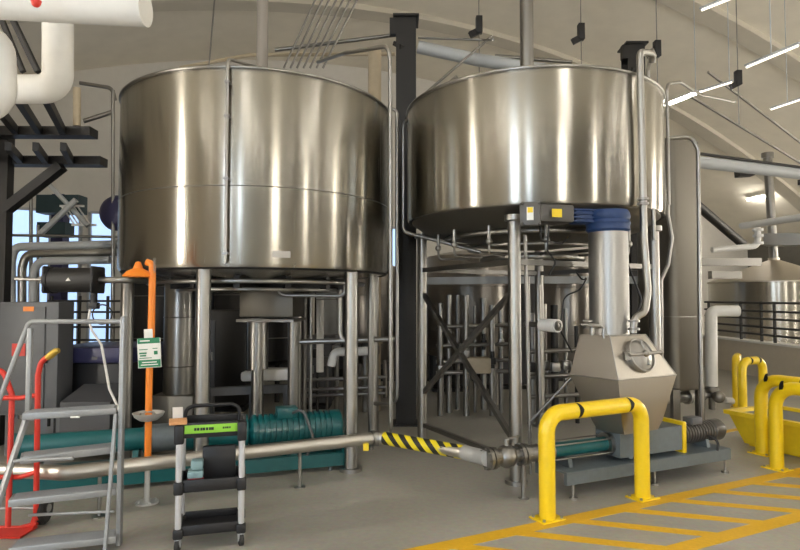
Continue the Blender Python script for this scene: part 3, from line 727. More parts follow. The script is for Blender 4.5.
# ------------------------------------------------------------------ things under and beside the left tank
def cylthing(name, label, cat, c, r, z0, z1, mat, legs=0, n=48, group=None, band=True, cone=0, flat=False):
    c = V(c); t = thing(name, label, cat, (c.x, c.y, 0), group)
    m = MB(); pf = [(r*.35, z0-.12 if z0 > .2 and not flat else z0), (r*.97, z0), (r, z0+.03), (r, z1), (r*.98, z1+.02)]
    if cone: pf += [(r*.1, z1+cone), (0, z1+cone+.01)]
    else: pf += [(r*.5, z1+.10), (0, z1+.12)]
    m.lathe(pf, (c.x, c.y, 0), n=n); obj('vessel', m, mat, t)
    if band:
        for f in (.25, .7): m = MB(); m.torus((c.x, c.y, z0+(z1-z0)*f), r, .008, n=n, m=6); obj('weld_band', m, DULL, t)
    for i in range(legs):
        a = 2*PI*i/legs+.6; m = MB(); m.cyl((c.x+r*.85*math.cos(a), c.y+r*.85*math.sin(a), 0), (c.x+r*.85*math.cos(a), c.y+r*.85*math.sin(a), z0+.1), .04, 12); obj('leg', m, mat, t)
    return t
c = at(180, 340, 6.6); cylthing('filter_housing', 'slim upright steel cylinder left of the front leg under the left tank', 'vessel', c, .17, .62, 1.82, PIPE, 0, flat=True)
m = MB(); m.box((c.x, c.y, .31), (.46, .46, .62), bev=.01); single('machine_plinth', m, VESS, 'brownish steel box carrying the slim steel cylinder under the left tank', 'box')
c = at(470, 320, 9.9); cylthing('background_tank', 'wide dark steel tank seen under the right tank between its front legs', 'tank', c, .72, .75, 2.35, SHADED, 4)
c = at(568, 320, 9.7); cylthing('background_tank', 'dark steel tank seen just left of the wide outlet duct', 'tank', c, .50, .70, 2.35, SHADED, 4)
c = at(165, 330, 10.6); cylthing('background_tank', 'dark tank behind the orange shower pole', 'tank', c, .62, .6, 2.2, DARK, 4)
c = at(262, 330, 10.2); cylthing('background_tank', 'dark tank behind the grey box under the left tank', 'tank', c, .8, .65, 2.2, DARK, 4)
c = at(372, 330, 10.4); cylthing('background_tank', 'dark tank behind the right legs of the left tank', 'tank', c, .5, .65, 2.2, SHADED, 4)
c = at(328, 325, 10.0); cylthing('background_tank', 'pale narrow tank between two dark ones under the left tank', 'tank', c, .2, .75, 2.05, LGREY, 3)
# tall rectangular vessel at right
c = at(669, 300, 8.0)
tv = thing('tall_vessel', 'tall plain steel vessel standing right of the right tank', 'vessel', (c.x, c.y, 0))
m = MB(); zt = at(672, 150, 8.2).z; zb = at(672, 385, 8.2).z
def rr_(w, h, z, r=.1, n=5):
    out = []
    for cx, cy, a0 in ((w-r, h-r, 0), (-w+r, h-r, 90), (-w+r, -h+r, 180), (w-r, -h+r, 270)):
        for i in range(n+1): a = math.radians(a0+90*i/n); out.append(V((c.x, c.y, z))+SB*(cx+r*math.cos(a))*1+TA*(cy+r*math.sin(a)))
    return out
m.loft([rr_(.26, .30, zb-.0), rr_(.28, .33, zb+.04), rr_(.28, .33, zt), rr_(.26, .3, zt+.03)]); obj('vessel', m, VESS, tv)
m = MB(); m.loft([rr_(.284, .335, zb+.95), rr_(.284, .335, zb+.96)]); obj('weld_band', m, DULL, tv)
for a, b in ((-.22, -.27), (.22, -.27), (.22, .27), (-.22, .27)):
    m = MB(); p = c+SB*a+TA*b; m.bar(V((p.x, p.y, 0)), V((p.x, p.y, zb+.02)), .09, .09); obj('leg', m, DULL, tv)
m = MB(); q = at(672, 398, 7.9); m.cyl(q+SB*-.3, q+SB*.25, .07); m.cyl(q+SB*.25, q+SB*.30, .1); m.ball(q+SB*.33, .05); single('outlet_fitting', m, PIPE, 'steel outlet stub beneath the tall plain vessel', 'pipe fitting')

# black building columns
def column(px, py, top_z, d, label, w=.24):
    q = at(px, py, d); t = thing('steel_column', label, 'column', (q.x, q.y, 0))
    m = MB(); z1 = top_z
    for sg_ in (-1, 1): m.box((q.x, q.y+sg_*w*.5, z1/2), (w, .018, z1))
    m.box((q.x, q.y, z1/2), (.016, w, z1)); obj('column_web', m, DARK, t)
    m = MB(); m.box((q.x, q.y, z1+.015), (w+.08, w+.12, .03)); m.box((q.x-.16, q.y-.1, z1-.12), (.12, .1, .22)); m.bar((q.x-.15, q.y, z1-.3), (q.x-.05, q.y-.15, z1-.42), .06, .06); obj('head_plate', m, DARK, t)
    m = MB(); m.box((q.x, q.y, .012), (w+.1, w+.1, .024)); obj('base_plate', m, DARK, t); return t
zc1 = at(406, 22, 7.95).z
column(406, 300, zc1, 7.95, 'dark steel column between the two big tanks', .27)
zc2 = at(636, 48, 9.3).z
column(637, 300, zc2, 9.3, 'dark steel column rising behind the right edge of the right tank', .27)
q = at(371, 300, 8.9); m = MB(); m.cyl((q.x+.05, q.y, 0), (q.x+.05, q.y, at(385, 50, 8.9).z), .10, 20); m.cyl((q.x+.05,q.y,1.0),(q.x+.05,q.y,1.05),.13)
single('vertical_duct', m, TAN, 'dull beige vertical duct just left of the dark middle column', 'duct')
q = at(410, 300, 7.6)

# vertical thin pipes
def pipe(label, pts, r=.025, mat=PIPE, bend=.12, name='steel_pipe', cat='pipe', n=12, group=None):
    m = MB(); m.tube(pts, r, bend, n); return single(name, m, mat, label, cat, group)
pipe('thin vertical pipe with a curved top rising between the two tanks', [at(318, 62, 7.0), at(345, 53, 6.3), at(388, 46, 5.9), at(390, 60, 5.9), V((at(391, 300, 5.9).x, 5.9, .35)), V((at(391, 300, 5.9).x, 6.3, .30))], .022)
pipe('thin steel pipe right beside the left tank wall, nearer the dark column', [at(383, 110, 6.6), at(397, 108, 6.6), V((at(397, 300, 6.6).x, 6.6, .5)), V((at(397, 300, 6.6).x-.3, 6.9, .45))], .02)
pipe('horizontal pipe passing under the right side of the left tank', [at(300, 342, 6.9), at(395, 339, 6.9)], .03)
pipe('long shallow loop of pipe under the middle of the left tank', [at(278, 282, 6.3), at(279, 295, 6.3), at(345, 296, 6.3), at(345, 283, 6.3)], .02)
pipe('upright pipe with a bend left of the right front leg of the left tank', [at(340, 275, 6.9), at(340, 338, 6.9), at(350, 344, 6.9)], .03)
pipe('dark upright pipe beneath the left tank, beside the grey box', [at(305, 280, 7.4), V((at(305, 300, 7.4).x, 7.4, 0))], .03, DULL)
pipe('grey post below the grey box under the left tank', [at(294, 318, 7.0), V((at(294, 300, 7.0).x, 7.0, 0))], .07, DULL)
pipe('second thinner post below the grey box under the left tank', [at(311, 285, 7.2), V((at(311, 300, 7.2).x, 7.2, 0))], .022, PIPE)
pipe('slim pipe running down the right leg of the left tank', [at(371, 275, 6.6), V((at(371, 300, 6.6).x, 6.6, 0))], .03, DULL)
pipe('slim vertical pipe beside the right front leg of the right tank', [at(525, 235, 5.6), V((at(529, 300, 5.6).x, 5.6, .02))], .018)
pipe('pair pipe left of the white cylinder under the right tank', [at(538, 285, 7.2), V((at(541, 405, 7.2).x, 7.2, 0))], .035, PIPE)
pipe('steel pipe dropping from the right tank beside the tall vessel', [at(668, 138, 6.9), at(668, 215, 6.9), at(672, 238, 6.9), at(668, 265, 6.9), at(661, 280, 6.9), at(662, 415, 6.9)], .022)
pipe('curved pipe reaching out from the right tank towards the lamps', [at(735, 102, 9.0), at(700, 95, 8.4), at(680, 82, 7.0), at(667, 84, 6.6), at(669, 205, 6.6)], .018)
pipe('hooked vertical pipe right of the tall vessel', [at(668, 138, 7.2), at(692, 137, 7.2), at(698, 150, 7.2), at(700, 330, 7.2), V((at(701, 385, 7.2).x, 7.2, 0))], .025)
# diagonal strut from the hopper to the floor
pipe('thin diagonal strut leaning left from the hopper', [at(571, 378, 5.5), at(528, 424, 5.6)], .013, DULL)
pipe('black cable looping down right of the outlet duct', [at(627, 262, 5.7), at(632, 275, 5.7), at(642, 300, 5.7), at(636, 318, 5.7), at(628, 322, 5.7)], .010, BLACK, name='cable', cat='cable')
pipe('black cable drooping left of the outlet duct', [at(576, 272, 6.2), at(583, 281, 6.2), at(588, 276, 6.2), at(580, 290, 6.2), at(564, 296, 6.2), at(560, 330, 6.2), at(572, 352, 6.0)], .009, BLACK, name='cable', cat='cable')
# platform beam behind the right tank
m = MB(); m.bar(at(425, 281, 8.3), at(520, 280, 8.3), .13, .10); m.bar(at(520, 280, 8.3), at(655, 280, 8.3), .13, .10); single('platform_beam', m, LGREY, 'pale horizontal beam seen under the right tank', 'beam')
m = MB(); m.bar(at(205, 392, 7.6), at(292, 388, 7.6), .1, .1)
for px_ in (212, 252, 286): q = at(px_, 391, 7.6); m.bar(q, V((q.x, q.y, 0)), .06, .06)
single('work_bench', m, GREY, 'low grey frame under the left tank holding white boxes', 'frame')
m = MB(); q = at(277, 374, 7.55); m.box(q, (.36, .2, .15), bev=.03); single('white_box', m, PVC, 'larger white box on the grey frame under the left tank', 'box')
m = MB(); q = at(250, 376, 7.55); m.box(q, (.2, .18, .12), bev=.03); single('white_box', m, PVC, 'smaller white box left of the larger one on the grey frame', 'box')
# white cylinder motor under the right tank
q = at(542, 325, 6.0); t = thing('white_motor', 'white horizontal cylinder with round end under the right tank', 'motor', q)
dd = V((.5, -.86, 0)).normalized(); m = MB(); m.cyl(q, q+dd*.22, .065, 32); obj('motor_shell', m, PVC, t)
m = MB(); m.lathe([(.05, .22), (.05, .232), (.03, .238), (.028, .228), (.012, .23), (0, .235)], q, dd, 24); obj('end_cap', m, DULL, t)
m = MB(); m.cyl(q, q-dd*.25, .03, 12); m.cyl(q-dd*.2, q-dd*.2+V((0,0,.5)), .02); obj('mounting_arm', m, DULL, t)
# white lagged pipes under the left tank
pipe('white lagged pipe with elbow under the right side of the left tank', [at(331, 366, 7.6), at(334, 352, 7.6), at(368, 351, 7.6)], .055, PVC, .09, 'lagged_pipe')
pipe('short white vertical lagged pipe behind the left tank legs', [at(320, 300, 7.9), at(320, 372, 7.9)], .05, PVC, .09, 'lagged_pipe')
# background shelves of valves and pipes under the tanks
random.seed(3)
# valve manifold between legs of the right tank
vm = thing('valve_manifold', 'cluster of steel pipes and valves seen through the cross braces of the right tank', 'valve manifold', (at(468, 300, 8.8).x, 8.8, 0))
for i in range(8):
    px_ = 440+i*8.6; d_ = 8.5+.25*(i % 3); q = at(px_, 300, d_); m = MB(); top = at(px_, 300-random.randint(-10, 12), d_).z
    m.cyl((q.x, q.y, 0), (q.x, q.y, top), random.choice((.022, .035, .045)), 12); vp = obj('upright_pipe', m, random.choice((PIPE, DULL, DULL)), vm)
    m = MB(); zz = random.uniform(.6, 1.2); m.box((q.x, q.y-.05, zz), (.09, .09, .10), bev=.02); m.cyl((q.x, q.y-.05, zz-.1), (q.x, q.y-.05, zz+.14), .03, 10); obj('valve', m, random.choice((DARK, PIPE, DULL)), vp)
for py_ in (326, 345, 361, 372):
    m = MB(); m.cyl(at(436, py_+1, 8.6), at(508, py_-1, 8.6), .03, 10); obj('header_pipe', m, random.choice((PIPE, DULL)), vm)
m = MB(); m.box(at(478, 365, 8.5), (.34, .25, .22), bev=.02); obj('filter_box', m, TAN, vm)
vm2 = thing('valve_manifold', 'cluster of dark pipes and valves behind the floor under the left tank', 'valve manifold', (at(340, 300, 8.6).x, 8.6, 0))
for i in range(7):
    px_ = 318+i*9.5; d_ = 8.2+.3*(i % 3); q = at(px_, 300, d_); m = MB(); top = at(px_, 330+random.randint(0, 35), d_).z
    m.cyl((q.x, q.y, 0), (q.x, q.y, top), random.choice((.02, .035, .045)), 12); vp = obj('upright_pipe', m, random.choice((DARK, DULL, PIPE)), vm2)
    m = MB(); m.box((q.x, q.y-.03, top), (.12, .12, .13), bev=.02); obj('valve', m, random.choice((DARK, DULL)), vp)
for py_ in (378, 388, 394):
    m = MB(); m.cyl(at(300, py_+2, 8.2), at(385, py_-1, 8.2), .025, 10); obj('header_pipe', m, DULL, vm2)
vm3 = thing('valve_manifold', 'steel pipes and valves behind the white cylinder, right of the front leg', 'valve manifold', (at(560, 300, 8.2).x, 8.2, 0))
for i in range(5):
    px_ = 532+i*11; q = at(px_, 300, 8.0+.2*(i % 2)); m = MB(); top = at(px_, 300+random.randint(0, 40), 8).z
    m.cyl((q.x, q.y, 0), (q.x, q.y, top), random.choice((.03, .05)), 12); vp = obj('upright_pipe', m, random.choice((DARK, DULL, PIPE)), vm3)
    m = MB(); m.box((q.x, q.y-.03, .75), (.12, .12, .13), bev=.02); obj('valve', m, random.choice((DARK, PIPE)), vp)
for py_ in (350, 375, 395):
    m = MB(); m.cyl(at(528, py_+2, 7.9), at(590, py_-1, 7.9), .03, 10); obj('header_pipe', m, DULL, vm3)

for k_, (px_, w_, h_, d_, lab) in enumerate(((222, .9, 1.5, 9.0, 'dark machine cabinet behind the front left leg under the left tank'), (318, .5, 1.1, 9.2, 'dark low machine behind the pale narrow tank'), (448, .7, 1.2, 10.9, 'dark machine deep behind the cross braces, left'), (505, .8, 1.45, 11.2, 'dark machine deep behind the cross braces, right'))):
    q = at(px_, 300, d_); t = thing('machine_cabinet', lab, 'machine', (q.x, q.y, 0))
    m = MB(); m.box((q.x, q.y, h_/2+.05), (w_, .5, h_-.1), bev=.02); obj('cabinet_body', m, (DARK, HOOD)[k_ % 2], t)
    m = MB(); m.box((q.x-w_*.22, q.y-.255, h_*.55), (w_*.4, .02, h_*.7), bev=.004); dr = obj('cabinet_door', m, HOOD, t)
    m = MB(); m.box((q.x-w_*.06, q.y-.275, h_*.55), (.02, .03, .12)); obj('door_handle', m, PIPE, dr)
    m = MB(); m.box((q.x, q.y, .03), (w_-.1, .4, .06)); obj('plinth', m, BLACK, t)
for px_ in (150, 195, 242, 290, 337, 385, 440, 490, 540, 590, 640):  # stand-in row for dark clutter, added to darken the background
    q = at(px_, 300, 12.3); t = thing('backing_cabinet', 'tall dark cabinet in the row added to darken the view behind the big tanks', 'cabinet', (q.x, q.y, 0), 'dark cabinets added far behind the tanks')
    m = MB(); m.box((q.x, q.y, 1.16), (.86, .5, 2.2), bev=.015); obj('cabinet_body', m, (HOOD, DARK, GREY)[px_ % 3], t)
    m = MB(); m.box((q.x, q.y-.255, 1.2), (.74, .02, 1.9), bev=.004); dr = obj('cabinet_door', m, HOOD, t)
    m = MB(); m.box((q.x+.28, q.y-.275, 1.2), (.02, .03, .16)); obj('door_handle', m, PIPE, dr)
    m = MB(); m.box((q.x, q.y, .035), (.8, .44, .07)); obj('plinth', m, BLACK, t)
# ------------------------------------------------------------------ left background: cabinet, dark machine, actuator, walkway, ducts
q = at(28, 355, 6.2)
t = thing('control_cabinet', 'grey electrical cabinet with an orange sticker behind the ladder', 'cabinet', (q.x, q.y, 0))
zt = at(28, 302, 6.2).z; zb = .45
m = MB(); m.box((q.x, q.y+.15, (zt+zb)/2), (.62, .3, zt-zb), bev=.01); obj('cabinet_body', m, GREY, t)
m = MB(); m.box((q.x-.05, q.y-.01, (zt+zb)/2), (.46, .02, zt-zb-.1), bev=.005); dr = obj('cabinet_door', m, GREY, t)
m = MB(); m.box((q.x+.2, q.y-.02, (zt+zb)/2), (.02, .03, .1)); obj('door_handle', m, BLACK, dr)
m = MB(); w = at(27, 309, 6.15); m.box((w.x, q.y-.024, w.z), (.11, .006, .05)); obj('orange_sticker', m, ORANGE, dr)
m = MB(); w = at(17, 350, 6.15); m.box((w.x, q.y-.024, w.z), (.14, .006, .13)); obj('red_notice', m, RED, dr)
for dx in (-.27, .27): m = MB(); m.bar((q.x+dx, q.y+.15, 0), (q.x+dx, q.y+.15, zb+.02), .06, .06); obj('leg', m, GREY, t)
q = at(92, 400, 6.6)
t = thing('dark_machine', 'large black machine with a navy blue top panel behind the ladder', 'machine', (q.x, q.y+.4, 0))
zt = at(92, 347, 6.6).z; z2 = at(92, 363, 6.6).z
m = MB(); m.box((q.x, q.y+.45, z2/2+.03), (.86, .9, z2-.06), bev=.02); obj('machine_body', m, BLACK, t)
m = MB(); m.box((q.x, q.y+.42, (zt+z2)/2), (.92, .96, zt-z2), bev=.03); tpn = obj('top_panel', m, NAVY, t)
m = MB(); m.box((q.x-.05, q.y-.045, (zt+z2)/2+.02), (.4, .02, .03)); m.box((q.x+.05, q.y-.062, (zt+z2)/2-.03), (.06, .01, .03)); obj('panel_badge', m, GREY, tpn)
m = MB(); m.box((q.x-.30, q.y-.02, .55), (.05, .03, .6)); obj('door_edge', m, GREY, t)
# grey ramp-like hood in front of it
m = MB(); a, b = at(60, 404, 6.0), at(110, 404, 6.0)
m.loft([[V((a.x, a.y, zz)), V((b.x, b.y, zz)), V((b.x, b.y+.45, zz+(.12 if zz > .5 else 0))), V((a.x, a.y+.45, zz+(.12 if zz > .5 else 0)))] for zz in (0.1, .62)])
single('pump_hood', m, HOOD, 'plain grey hood in front of the black machine, above the teal pump', 'hood')
# pneumatic actuator
q = at(74, 280, 5.5); t = thing('valve_actuator', 'black cylindrical valve actuator on a pipe left of the orange shower', 'actuator', q)
m = MB(); m.lathe([(.10, -.24), (.125, -.235), (.125, -.20), (.115, -.195), (.115, .195), (.125, .20), (.125, .235), (.10, .24)], q, (1, 0, 0), 12); ab = obj('actuator_body', m, DARK, t)
for sg_ in (-1, 1):
    m = MB(); m.box(q+V((.22*sg_, 0, 0)), (.03, .25, .25), bev=.02); obj('end_plate', m, BLACK, ab)
m = MB(); m.loft([[q+V((-.01, -.118-o, -.012)), q+V((.035, -.118-o, -.012)), q+V((.012, -.118-o, .018))] for o in (0, .003)]); obj('triangle_mark', m, PAPER, ab)
m = MB(); m.cyl(q-V((.55, 0, -.01)), q-V((.24, 0, 0)), .016, 10); m.torus(q-V((.31, 0, 0)), .025, .01, (0, 1, 0), 16, 8); obj('side_pipe', m, DULL, t); m = MB(); m.tube([q+V((.24, 0, 0)), q+V((.5, 0, 0)), q+V((.55, .3, .0))], .03, .1, 12); obj('side_pipe', m, PIPE, t)
m = MB(); m.cyl(q+V((.19, 0, -.12)), q+V((.19, 0, -.26)), .03); m.box(q+V((.19, 0, -.24)), (.09, .07, .06), bev=.01); m.torus(q+V((.28, -.02, -.32)), .09, .007, (0, 1, 0), 24, 6); obj('solenoid_valve', m, BLACK, t)
m = MB(); m.sweep([q+V(v) for v in ((.17, -.02, -.26), (.16, -.03, -.36), (.20, -.05, -.46), (.30, -.06, -.60), (.34, -.06, -.80), (.38, -.06, -1.0), (.46, -.06, -1.16), (.50, -.04, -1.3))], .012, 8); obj('air_hose', m, PVC, t, 'pale air hose')
# blue-black disc (vessel end) beside the left tank
q = at(112, 212, 8.2); t = single('horizontal_vessel', MB().lathe([(0, -.03), (.15, -.02), (.22, .02), (.25, .08), (.25, 1.0), (0, 1.05)], q, (.2, 1, 0), 40), NAVY, 'navy rounded vessel end peeking out left of the left tank', 'vessel')
# walkway beams: two tiers with joists and brace
def walk(z_py, d, x1, label, thick, jl):
    y0 = z_py; a, b = at(-60, y0, d), at(x1, y0+1, d)
    t = thing('steel_walkway', label, 'walkway', (a+b)/2)
    m = MB(); m.bar(a, b, thick, .1); obj('front_beam', m, DARK, t)
    for i in range(6):
        f = (i+.3)/6.6; p = a.lerp(b, f); m = MB(); m.bar(p, p-TA*jl, .06, .09); obj('joist', m, DARK, t)
    return t
w1 = walk(132, 6.6, 94, 'upper dark steel walkway tier at the left edge', .18, 1.25)
w2 = walk(161, 6.9, 104, 'lower dark steel walkway tier at the left edge', .18, .75)
m = MB(); m.bar(at(62, 166, 6.8), at(-10, 222, 6.8), .13, .1); obj('diagonal_brace', m, DARK, w2)
q = at(2, 300, 6.8); m = MB(); m.bar(V((q.x, q.y, 0)), V((q.x, q.y, at(2, 132, 6.8).z)), .12, .12); obj('post', m, DARK, w2)
# pipes racks in front of the windows
pipe('lower of two bright pipes running along the windows, turning down', [at(128, 244, 8.4), at(14, 247, 8.4), at(11, 262, 8.4), at(11, 420, 8.4)], .06, LGREY, .3)
pipe('bright pipe turning down in front of the windows, second from the left', [at(118, 252, 8.3), at(26, 254, 8.3), at(22, 268, 8.3), at(22, 420, 8.3)], .055, PIPE, .3)
pipe('bright pipe turning down in front of the windows, third from the left', [at(110, 260, 8.2), at(38, 261, 8.2), at(33, 275, 8.2), at(33, 420, 8.2)], .055, LGREY, .3)
pipe('thin rail high in front of the windows', [at(0, 235, 8.6), at(118, 237, 8.6)], .02, DULL)
pipe('thin upright pipe beside the left edge of the left tank', [at(113, 90, 8.2), at(113, 350, 8.2)], .025, DULL)
pipe('thin upright pipe crossing the windows', [at(31, 198, 8.8), at(31, 350, 8.8)], .025, DULL)
pipe('second thin upright pipe crossing the windows', [at(38, 225, 8.8), at(38, 345, 8.8)], .02, DULL)
pipe('silver diagonal brace high at the left', [at(45, 180, 8.9), at(88, 226, 8.9)], .035, LGREY)
pipe('silver diagonal brace leaning the other way high at the left', [at(76, 200, 8.8), at(40, 234, 8.8)], .045, LGREY)
m = MB()
for i in range(5): m.tube([at(62+i*4, 207, 9.0), at(74+i*4, 224, 9.0)], .012, .05, 8)
m.bar(at(60, 206, 9.0), at(84, 206, 9.0), .03, .03); m.bar(at(72, 225, 9.0), at(96, 225, 9.0), .03, .03); single('pipe_rack', m, PVC, 'short bundle of slanting white tubes before the far wall', 'pipe rack')
t = thing('guard_rail', 'dark guard rail behind the actuator, in front of the windows', 'railing', (at(85, 310, 7.8).x, 7.8, 0))
m = MB()
for py_ in (301, 312, 327, 340): m.cyl(at(48, py_, 7.8), at(120, py_, 7.8), .014, 8)
obj('rail', m, DARK, t)
for px_ in (52, 80, 108): m = MB(); q = at(px_, 296, 7.8); m.cyl(V((q.x, q.y, 0)), q, .02, 10); obj('post', m, DARK, t)
m = MB(); q = at(62, 205, 10.5); m.box(q, (.75, .3, .32)); m.box(q+V((-.1, 0, -.45)), (.5, .3, .25)); single('air_unit', m, plain('dark_teal', (.015, .04, .05), .5), 'dark teal boxes mounted high before the far wall at the left', 'air unit')
m = MB(); q = at(60, 240, 11); m.bar(V((q.x, q.y, 0)), V((q.x, q.y, at(60, 195, 11).z)), .22, .22); single('steel_column', m, NAVY, 'dark blue column standing before the far windows', 'column')
pipe('thin dark pipe near the ceiling above the walkway', [at(80, 83, 9.0), at(112, 88, 9.0), at(115, 100, 9.0)], .03, DULL)
pipe('thin dark wall pipe slanting above the walkway end', [at(84, 121, 9.0), at(112, 112, 9.0)], .035, DULL)
pipe('beige vertical pipe below the white elbow at the left', [at(77, 88, 7.4), at(77, 126, 7.4)], .045, TAN)

# large white lagged pipes, upper left
def lag(label, pts, r, bend): 
    return pipe(label, pts, r, WHITE, bend, 'lagged_pipe', 'pipe', 32)
D1 = 3.4
o = lag('big white lagged pipe running along the top left corner', [at(-80, -2, D1), at(136, 9, D1), at(146, 9.5, D1)], .098, .05)
m = MB(); a, b = at(138, 9, D1), at(150, 10, D1)
lag('white lagged pipe that drops and turns left in an elbow below the top pipe', [at(58, 22, 4.2), at(58, 89, 4.2), at(-60, 90, 4.2)], .102, .11)
lag('white lagged pipe end at the very left edge, bending downwards', [at(-50, 38, 3.6), at(-4, 40, 3.6), at(-2, 100, 3.6), at(-50, 118, 3.6)], .105, .11)
m = MB(); m.tube([at(32, -8, 3.15), at(36, 6, 3.15), at(38, 0, 3.15)], .02, .01); single('red_clamp', m, RED, 'small red clamp on the top left lagged pipe', 'clamp')
m = MB()
m.bar(at(13, 20, 5.0), at(38, 72, 5.0), .05, .04); single('pipe_hanger', m, DARK, 'dark slanting hanger bar between the white lagged pipes', 'hanger')
m = MB(); m.bar(at(2, 20, 5.2), at(23, 72, 5.2), .04, .04); single('pipe_hanger', m, DARK, 'thinner dark slanting bar left of the main hanger', 'hanger')

# ------------------------------------------------------------------ high level services
pipe('thick grey pipe running from the middle column over the right tank', [at(418, 47, 7.9), at(478, 60, 7.9), at(545, 70, 7.9)], .085, LGREY, .1)
pipe('thin pipe from the middle column over the right tank, upper', [at(418, 38, 7.8), at(487, 40, 7.8), at(493, 40, 7.0)], .015, DULL)
pipe('thin slanted pipe above the left part of the right tank', [at(420, 98, 7.6), at(492, 36, 7.6)], .018, DULL)
pipe('thin horizontal pipe above the left tank, upper', [at(275, 50, 9.0), at(395, 35, 9.0)], .03, DULL)
pipe('thin horizontal pipe above the left tank, lower', [at(180, 68, 9.4), at(250, 55, 9.4), at(395, 54, 9.2)], .03, TAN)
pipe('thin pipe crossing above the right tank behind its flue', [at(495, 56, 9.2), at(520, 58, 9.2), at(572, 62, 9.2)], .03, DULL)
g_ = 'slanting conduits above the left tank'
for i in range(7):
    pipe('thin grey conduit in the slanting bundle above the left tank', [at(318+i*7, -6, 8.6), at(284+i*6.5, 68, 8.6)], .016, DULL, name='conduit', cat='conduit', group=g_)
pipe('single thin cable high above the left tank', [at(215, -5, 8.8), at(209, 66, 8.8)], .012, DULL, name='cable', cat='cable')
def hanger(px, py, d, label, w=.13, h=.24):
    q = at(px, py, d); t = thing('ceiling_hanger', label, 'hanger', q)
    m = MB(); m.box(q, (w*.7, .1, h), bev=.006); m.bar(q+V((0, 0, -h*.35)), q+V((-w, -.02, -h*.65)), .06, .09); obj('bracket', m, BLACK, t)
    m = MB(); m.cyl(q+V((0, 0, -h*.4)), q+V((0, 0, -.8)), .008, 6); s = q.dot(SB); m.cyl(q+V((0, 0, h*.4)), V((q.x, q.y, zc(s)-.01)), .008, 6); obj('rod', m, DULL, t)
hanger(479, 25, 8.2, 'small black bracket hanging above the left part of the right tank')
hanger(581, 32, 8.6, 'small black bracket hanging above the middle of the right tank')
hanger(657, 49, 8.6, 'small black bracket hanging beside the column at the right tank')
hanger(738, 78, 9.5, 'small black bracket at the end of the lit row of lamps')
pipe('long grey pipe crossing the hall right of the tall vessel', [at(688, 161, 9.5), at(820, 176, 10.4)], .10, LGREY)
pipe('thin black line along the top of the long grey pipe', [at(672, 150, 9.4), at(820, 170, 10.3)], .025, DARK)
pipe('thin dark sloping line high on the right ceiling, upper', [at(708, 72, 11), at(810, 150, 12.5)], .025, DULL)
pipe('thin dark sloping line high on the right ceiling, lower', [at(690, 96, 11), at(812, 170, 12.5)], .025, DULL)
pipe('long white pipe at the right edge below the distant lamp', [at(742, 226, 12.0), at(810, 216, 10.0)], .07, PVC)
pipe('white pipe with a step in it reaching left of the flue', [at(712, 250, 12.0), at(757, 246, 12.0), at(758, 236, 12.0), at(757, 226, 12.0)], .06, PVC, .1)
m = MB(); q = at(758, 237, 12.0); 
for z in (-.15, 0, .12): m.cyl(q+V((0, 0, z)), q+V((0, 0, z+.05)), .10, 16)
single('pipe_valve', m, PVC, 'white valve on the stepped white pipe', 'valve')
pipe('dark beam slanting down behind the tall vessel', [at(697, 205, 12.5), at(745, 246, 13.5)], .10, DARK)
m = MB(); m.bar(at(737, 174, 11.2), at(752, 173, 11.2), .18, .12); m.bar(at(800, 182, 11.2), at(815, 182, 11.2), .14, .1); single('air_valve', m, DARK, 'dark fitting on the long grey pipe', 'fitting')
m = MB(); m.bar(at(765, 240, 15.2), at(840, 240, 14.2), .5, .3); m.bar(at(700, 262, 15.2), at(760, 262, 15.2), .16, .2); m.bar(at(710, 275, 15.2), at(740, 275, 15.2), .2, .2); single('air_duct', m, DULL, 'grey duct high behind the cone topped tank', 'duct')

# cone-topped tank at right
c = at(775, 300, 16.0); tz = at(775, 283, 16.0).z
t = thing('cone_topped_tank', 'distant steel tank with a shallow cone roof and tall flue at the right', 'tank', (c.x, c.y, 0))
rr = 1.6
m = MB(); m.lathe([(rr*.9, .35), (rr, .4), (rr, tz), (rr+.02, tz+.02)], (c.x, c.y, 0), n=64); obj('vessel', m, TANK, t)
m = MB(); m.lathe([(rr+.03, tz), (rr+.03, tz+.03), (.14, tz+.62), (.14, tz+.68), (0, tz+.68)], (c.x, c.y, 0), n=64); obj('cone_roof', m, CONE, t)
m = MB(); m.cyl((c.x, c.y, tz+.62), (c.x-.1, c.y+.0, at(766, 158, 16.0).z), .11, 24); m.cyl((c.x-.1, c.y, at(766, 158, 16.0).z), (c.x-.1, c.y, at(766, 153, 16.0).z), .15); obj('flue', m, DULL, t)
for i in range(5): m = MB(); a = i*2*PI/5; m.cyl((c.x+rr*.8*math.cos(a), c.y+rr*.8*math.sin(a), 0), (c.x+rr*.8*math.cos(a), c.y+rr*.8*math.sin(a), .45), .06, 12); obj('leg', m, DULL, t)
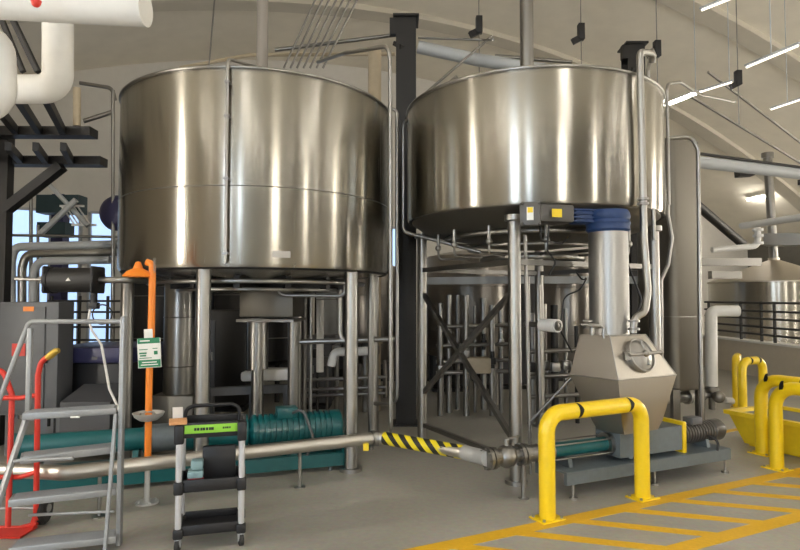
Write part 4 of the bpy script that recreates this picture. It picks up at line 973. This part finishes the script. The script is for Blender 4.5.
# curb and railing
ca, cb = fl(700, 352), fl(830, 371)
ca = atz(700, 346, 0.0); 
ca, cb = V((at(702, 350, 15.0).x, 15.0, 0)), V((at(830, 350, 10.6).x, 10.6, 0))
m = MB(); d = (cb-ca).normalized(); e = V((-d.y, d.x, 0))
m.loft([[p+V((0, 0, z)) for p in (ca, cb, cb+e*.3, ca+e*.3)] for z in (0, .72)]); o = single('low_wall', m, plain('cream_wall', (.52, .46, .37), .8, 0, .2, 10, .06), 'low cream kerb wall carrying the dark railing at the right', 'low wall')
m = MB(); m.loft([[p+V((0, 0, z)) for p in (ca-e*.02, cb-e*.02, cb+e*.32, ca+e*.32)] for z in (.72, .76)]); obj('wall_coping', m, WHITE, o)
t = thing('guard_rail', 'dark railing with several rails in front of the cone topped tank', 'railing', (ca+cb)/2)
for z in (.92, 1.08, 1.26, 1.42, 1.60):
    m = MB(); m.cyl(ca+V((0, 0, z))+e*.1, cb+V((0, 0, z-.02))+e*.1, .024, 8); obj('rail', m, DARK, t)
for f in (.04, .35, .52, .62, .95):
    m = MB(); p = ca.lerp(cb, f)+e*.1; m.bar(p+V((0, 0, .76)), p+V((0, 0, 1.62)), .045, .045); obj('post', m, DARK, t)
lag('white lagged pipe rising from the floor and bending right beside the tall vessel', [V((at(712, 400, 9.0).x, 9.0, .35)), at(711, 311, 9.0), at(738, 311, 9.0)], .085, .08)
m = MB(); q = V((at(712, 400, 9.0).x, 9.0, .0)); m.cyl(q, q+V((0, 0, .36)), .05); m.cyl(q+V((0, 0, .28)), q+V((0, 0, .33)), .1); m.cyl(q+V((-.5, -.1, .22)), q+V((0, 0, .22)), .05); m.cyl(q+V((-.2, -.04, .22)), q+V((-.15, -.03, .22)), .09); m.ball(q+V((.05, -.1, .2)), .09); single('pipe_fitting', m, DULL, 'steel valves and flanges at the foot of the white lagged pipe', 'pipe fitting')
m = MB(); m.cyl(at(725, 400, 9.2), at(742, 402, 9.2), .05); single('floor_fitting', m, PVC, 'small pale pipe stub on the floor left of the tub', 'pipe fitting')

# ------------------------------------------------------------------ camera, world, view
cam = bpy.data.cameras.new('camera'); co = bpy.data.objects.new('camera', cam); COL.objects.link(co)
co.location = (0, 0, HC); co.rotation_euler = (PI/2+PITCH, 0, 0)
cam.sensor_width = 36; cam.sensor_fit = 'HORIZONTAL'; cam.lens = 36*FOC/800; cam.clip_start = .05; cam.clip_end = 200
sc.camera = co
w = bpy.data.worlds.new('world'); sc.world = w; w.use_nodes = True
w.node_tree.nodes['Background'].inputs[0].default_value = (.6, .75, 1, 1); w.node_tree.nodes['Background'].inputs[1].default_value = 1.0
vs = sc.view_settings; vs.view_transform = 'Standard'; vs.look = 'None'; vs.gamma = 1; vs.exposure = 0.72; vs.use_curve_mapping = False
try:
    sc.cycles.use_denoising = True; sc.cycles.max_bounces = 8; sc.cycles.diffuse_bounces = 4; sc.cycles.sample_clamp_indirect = 6
except Exception: pass
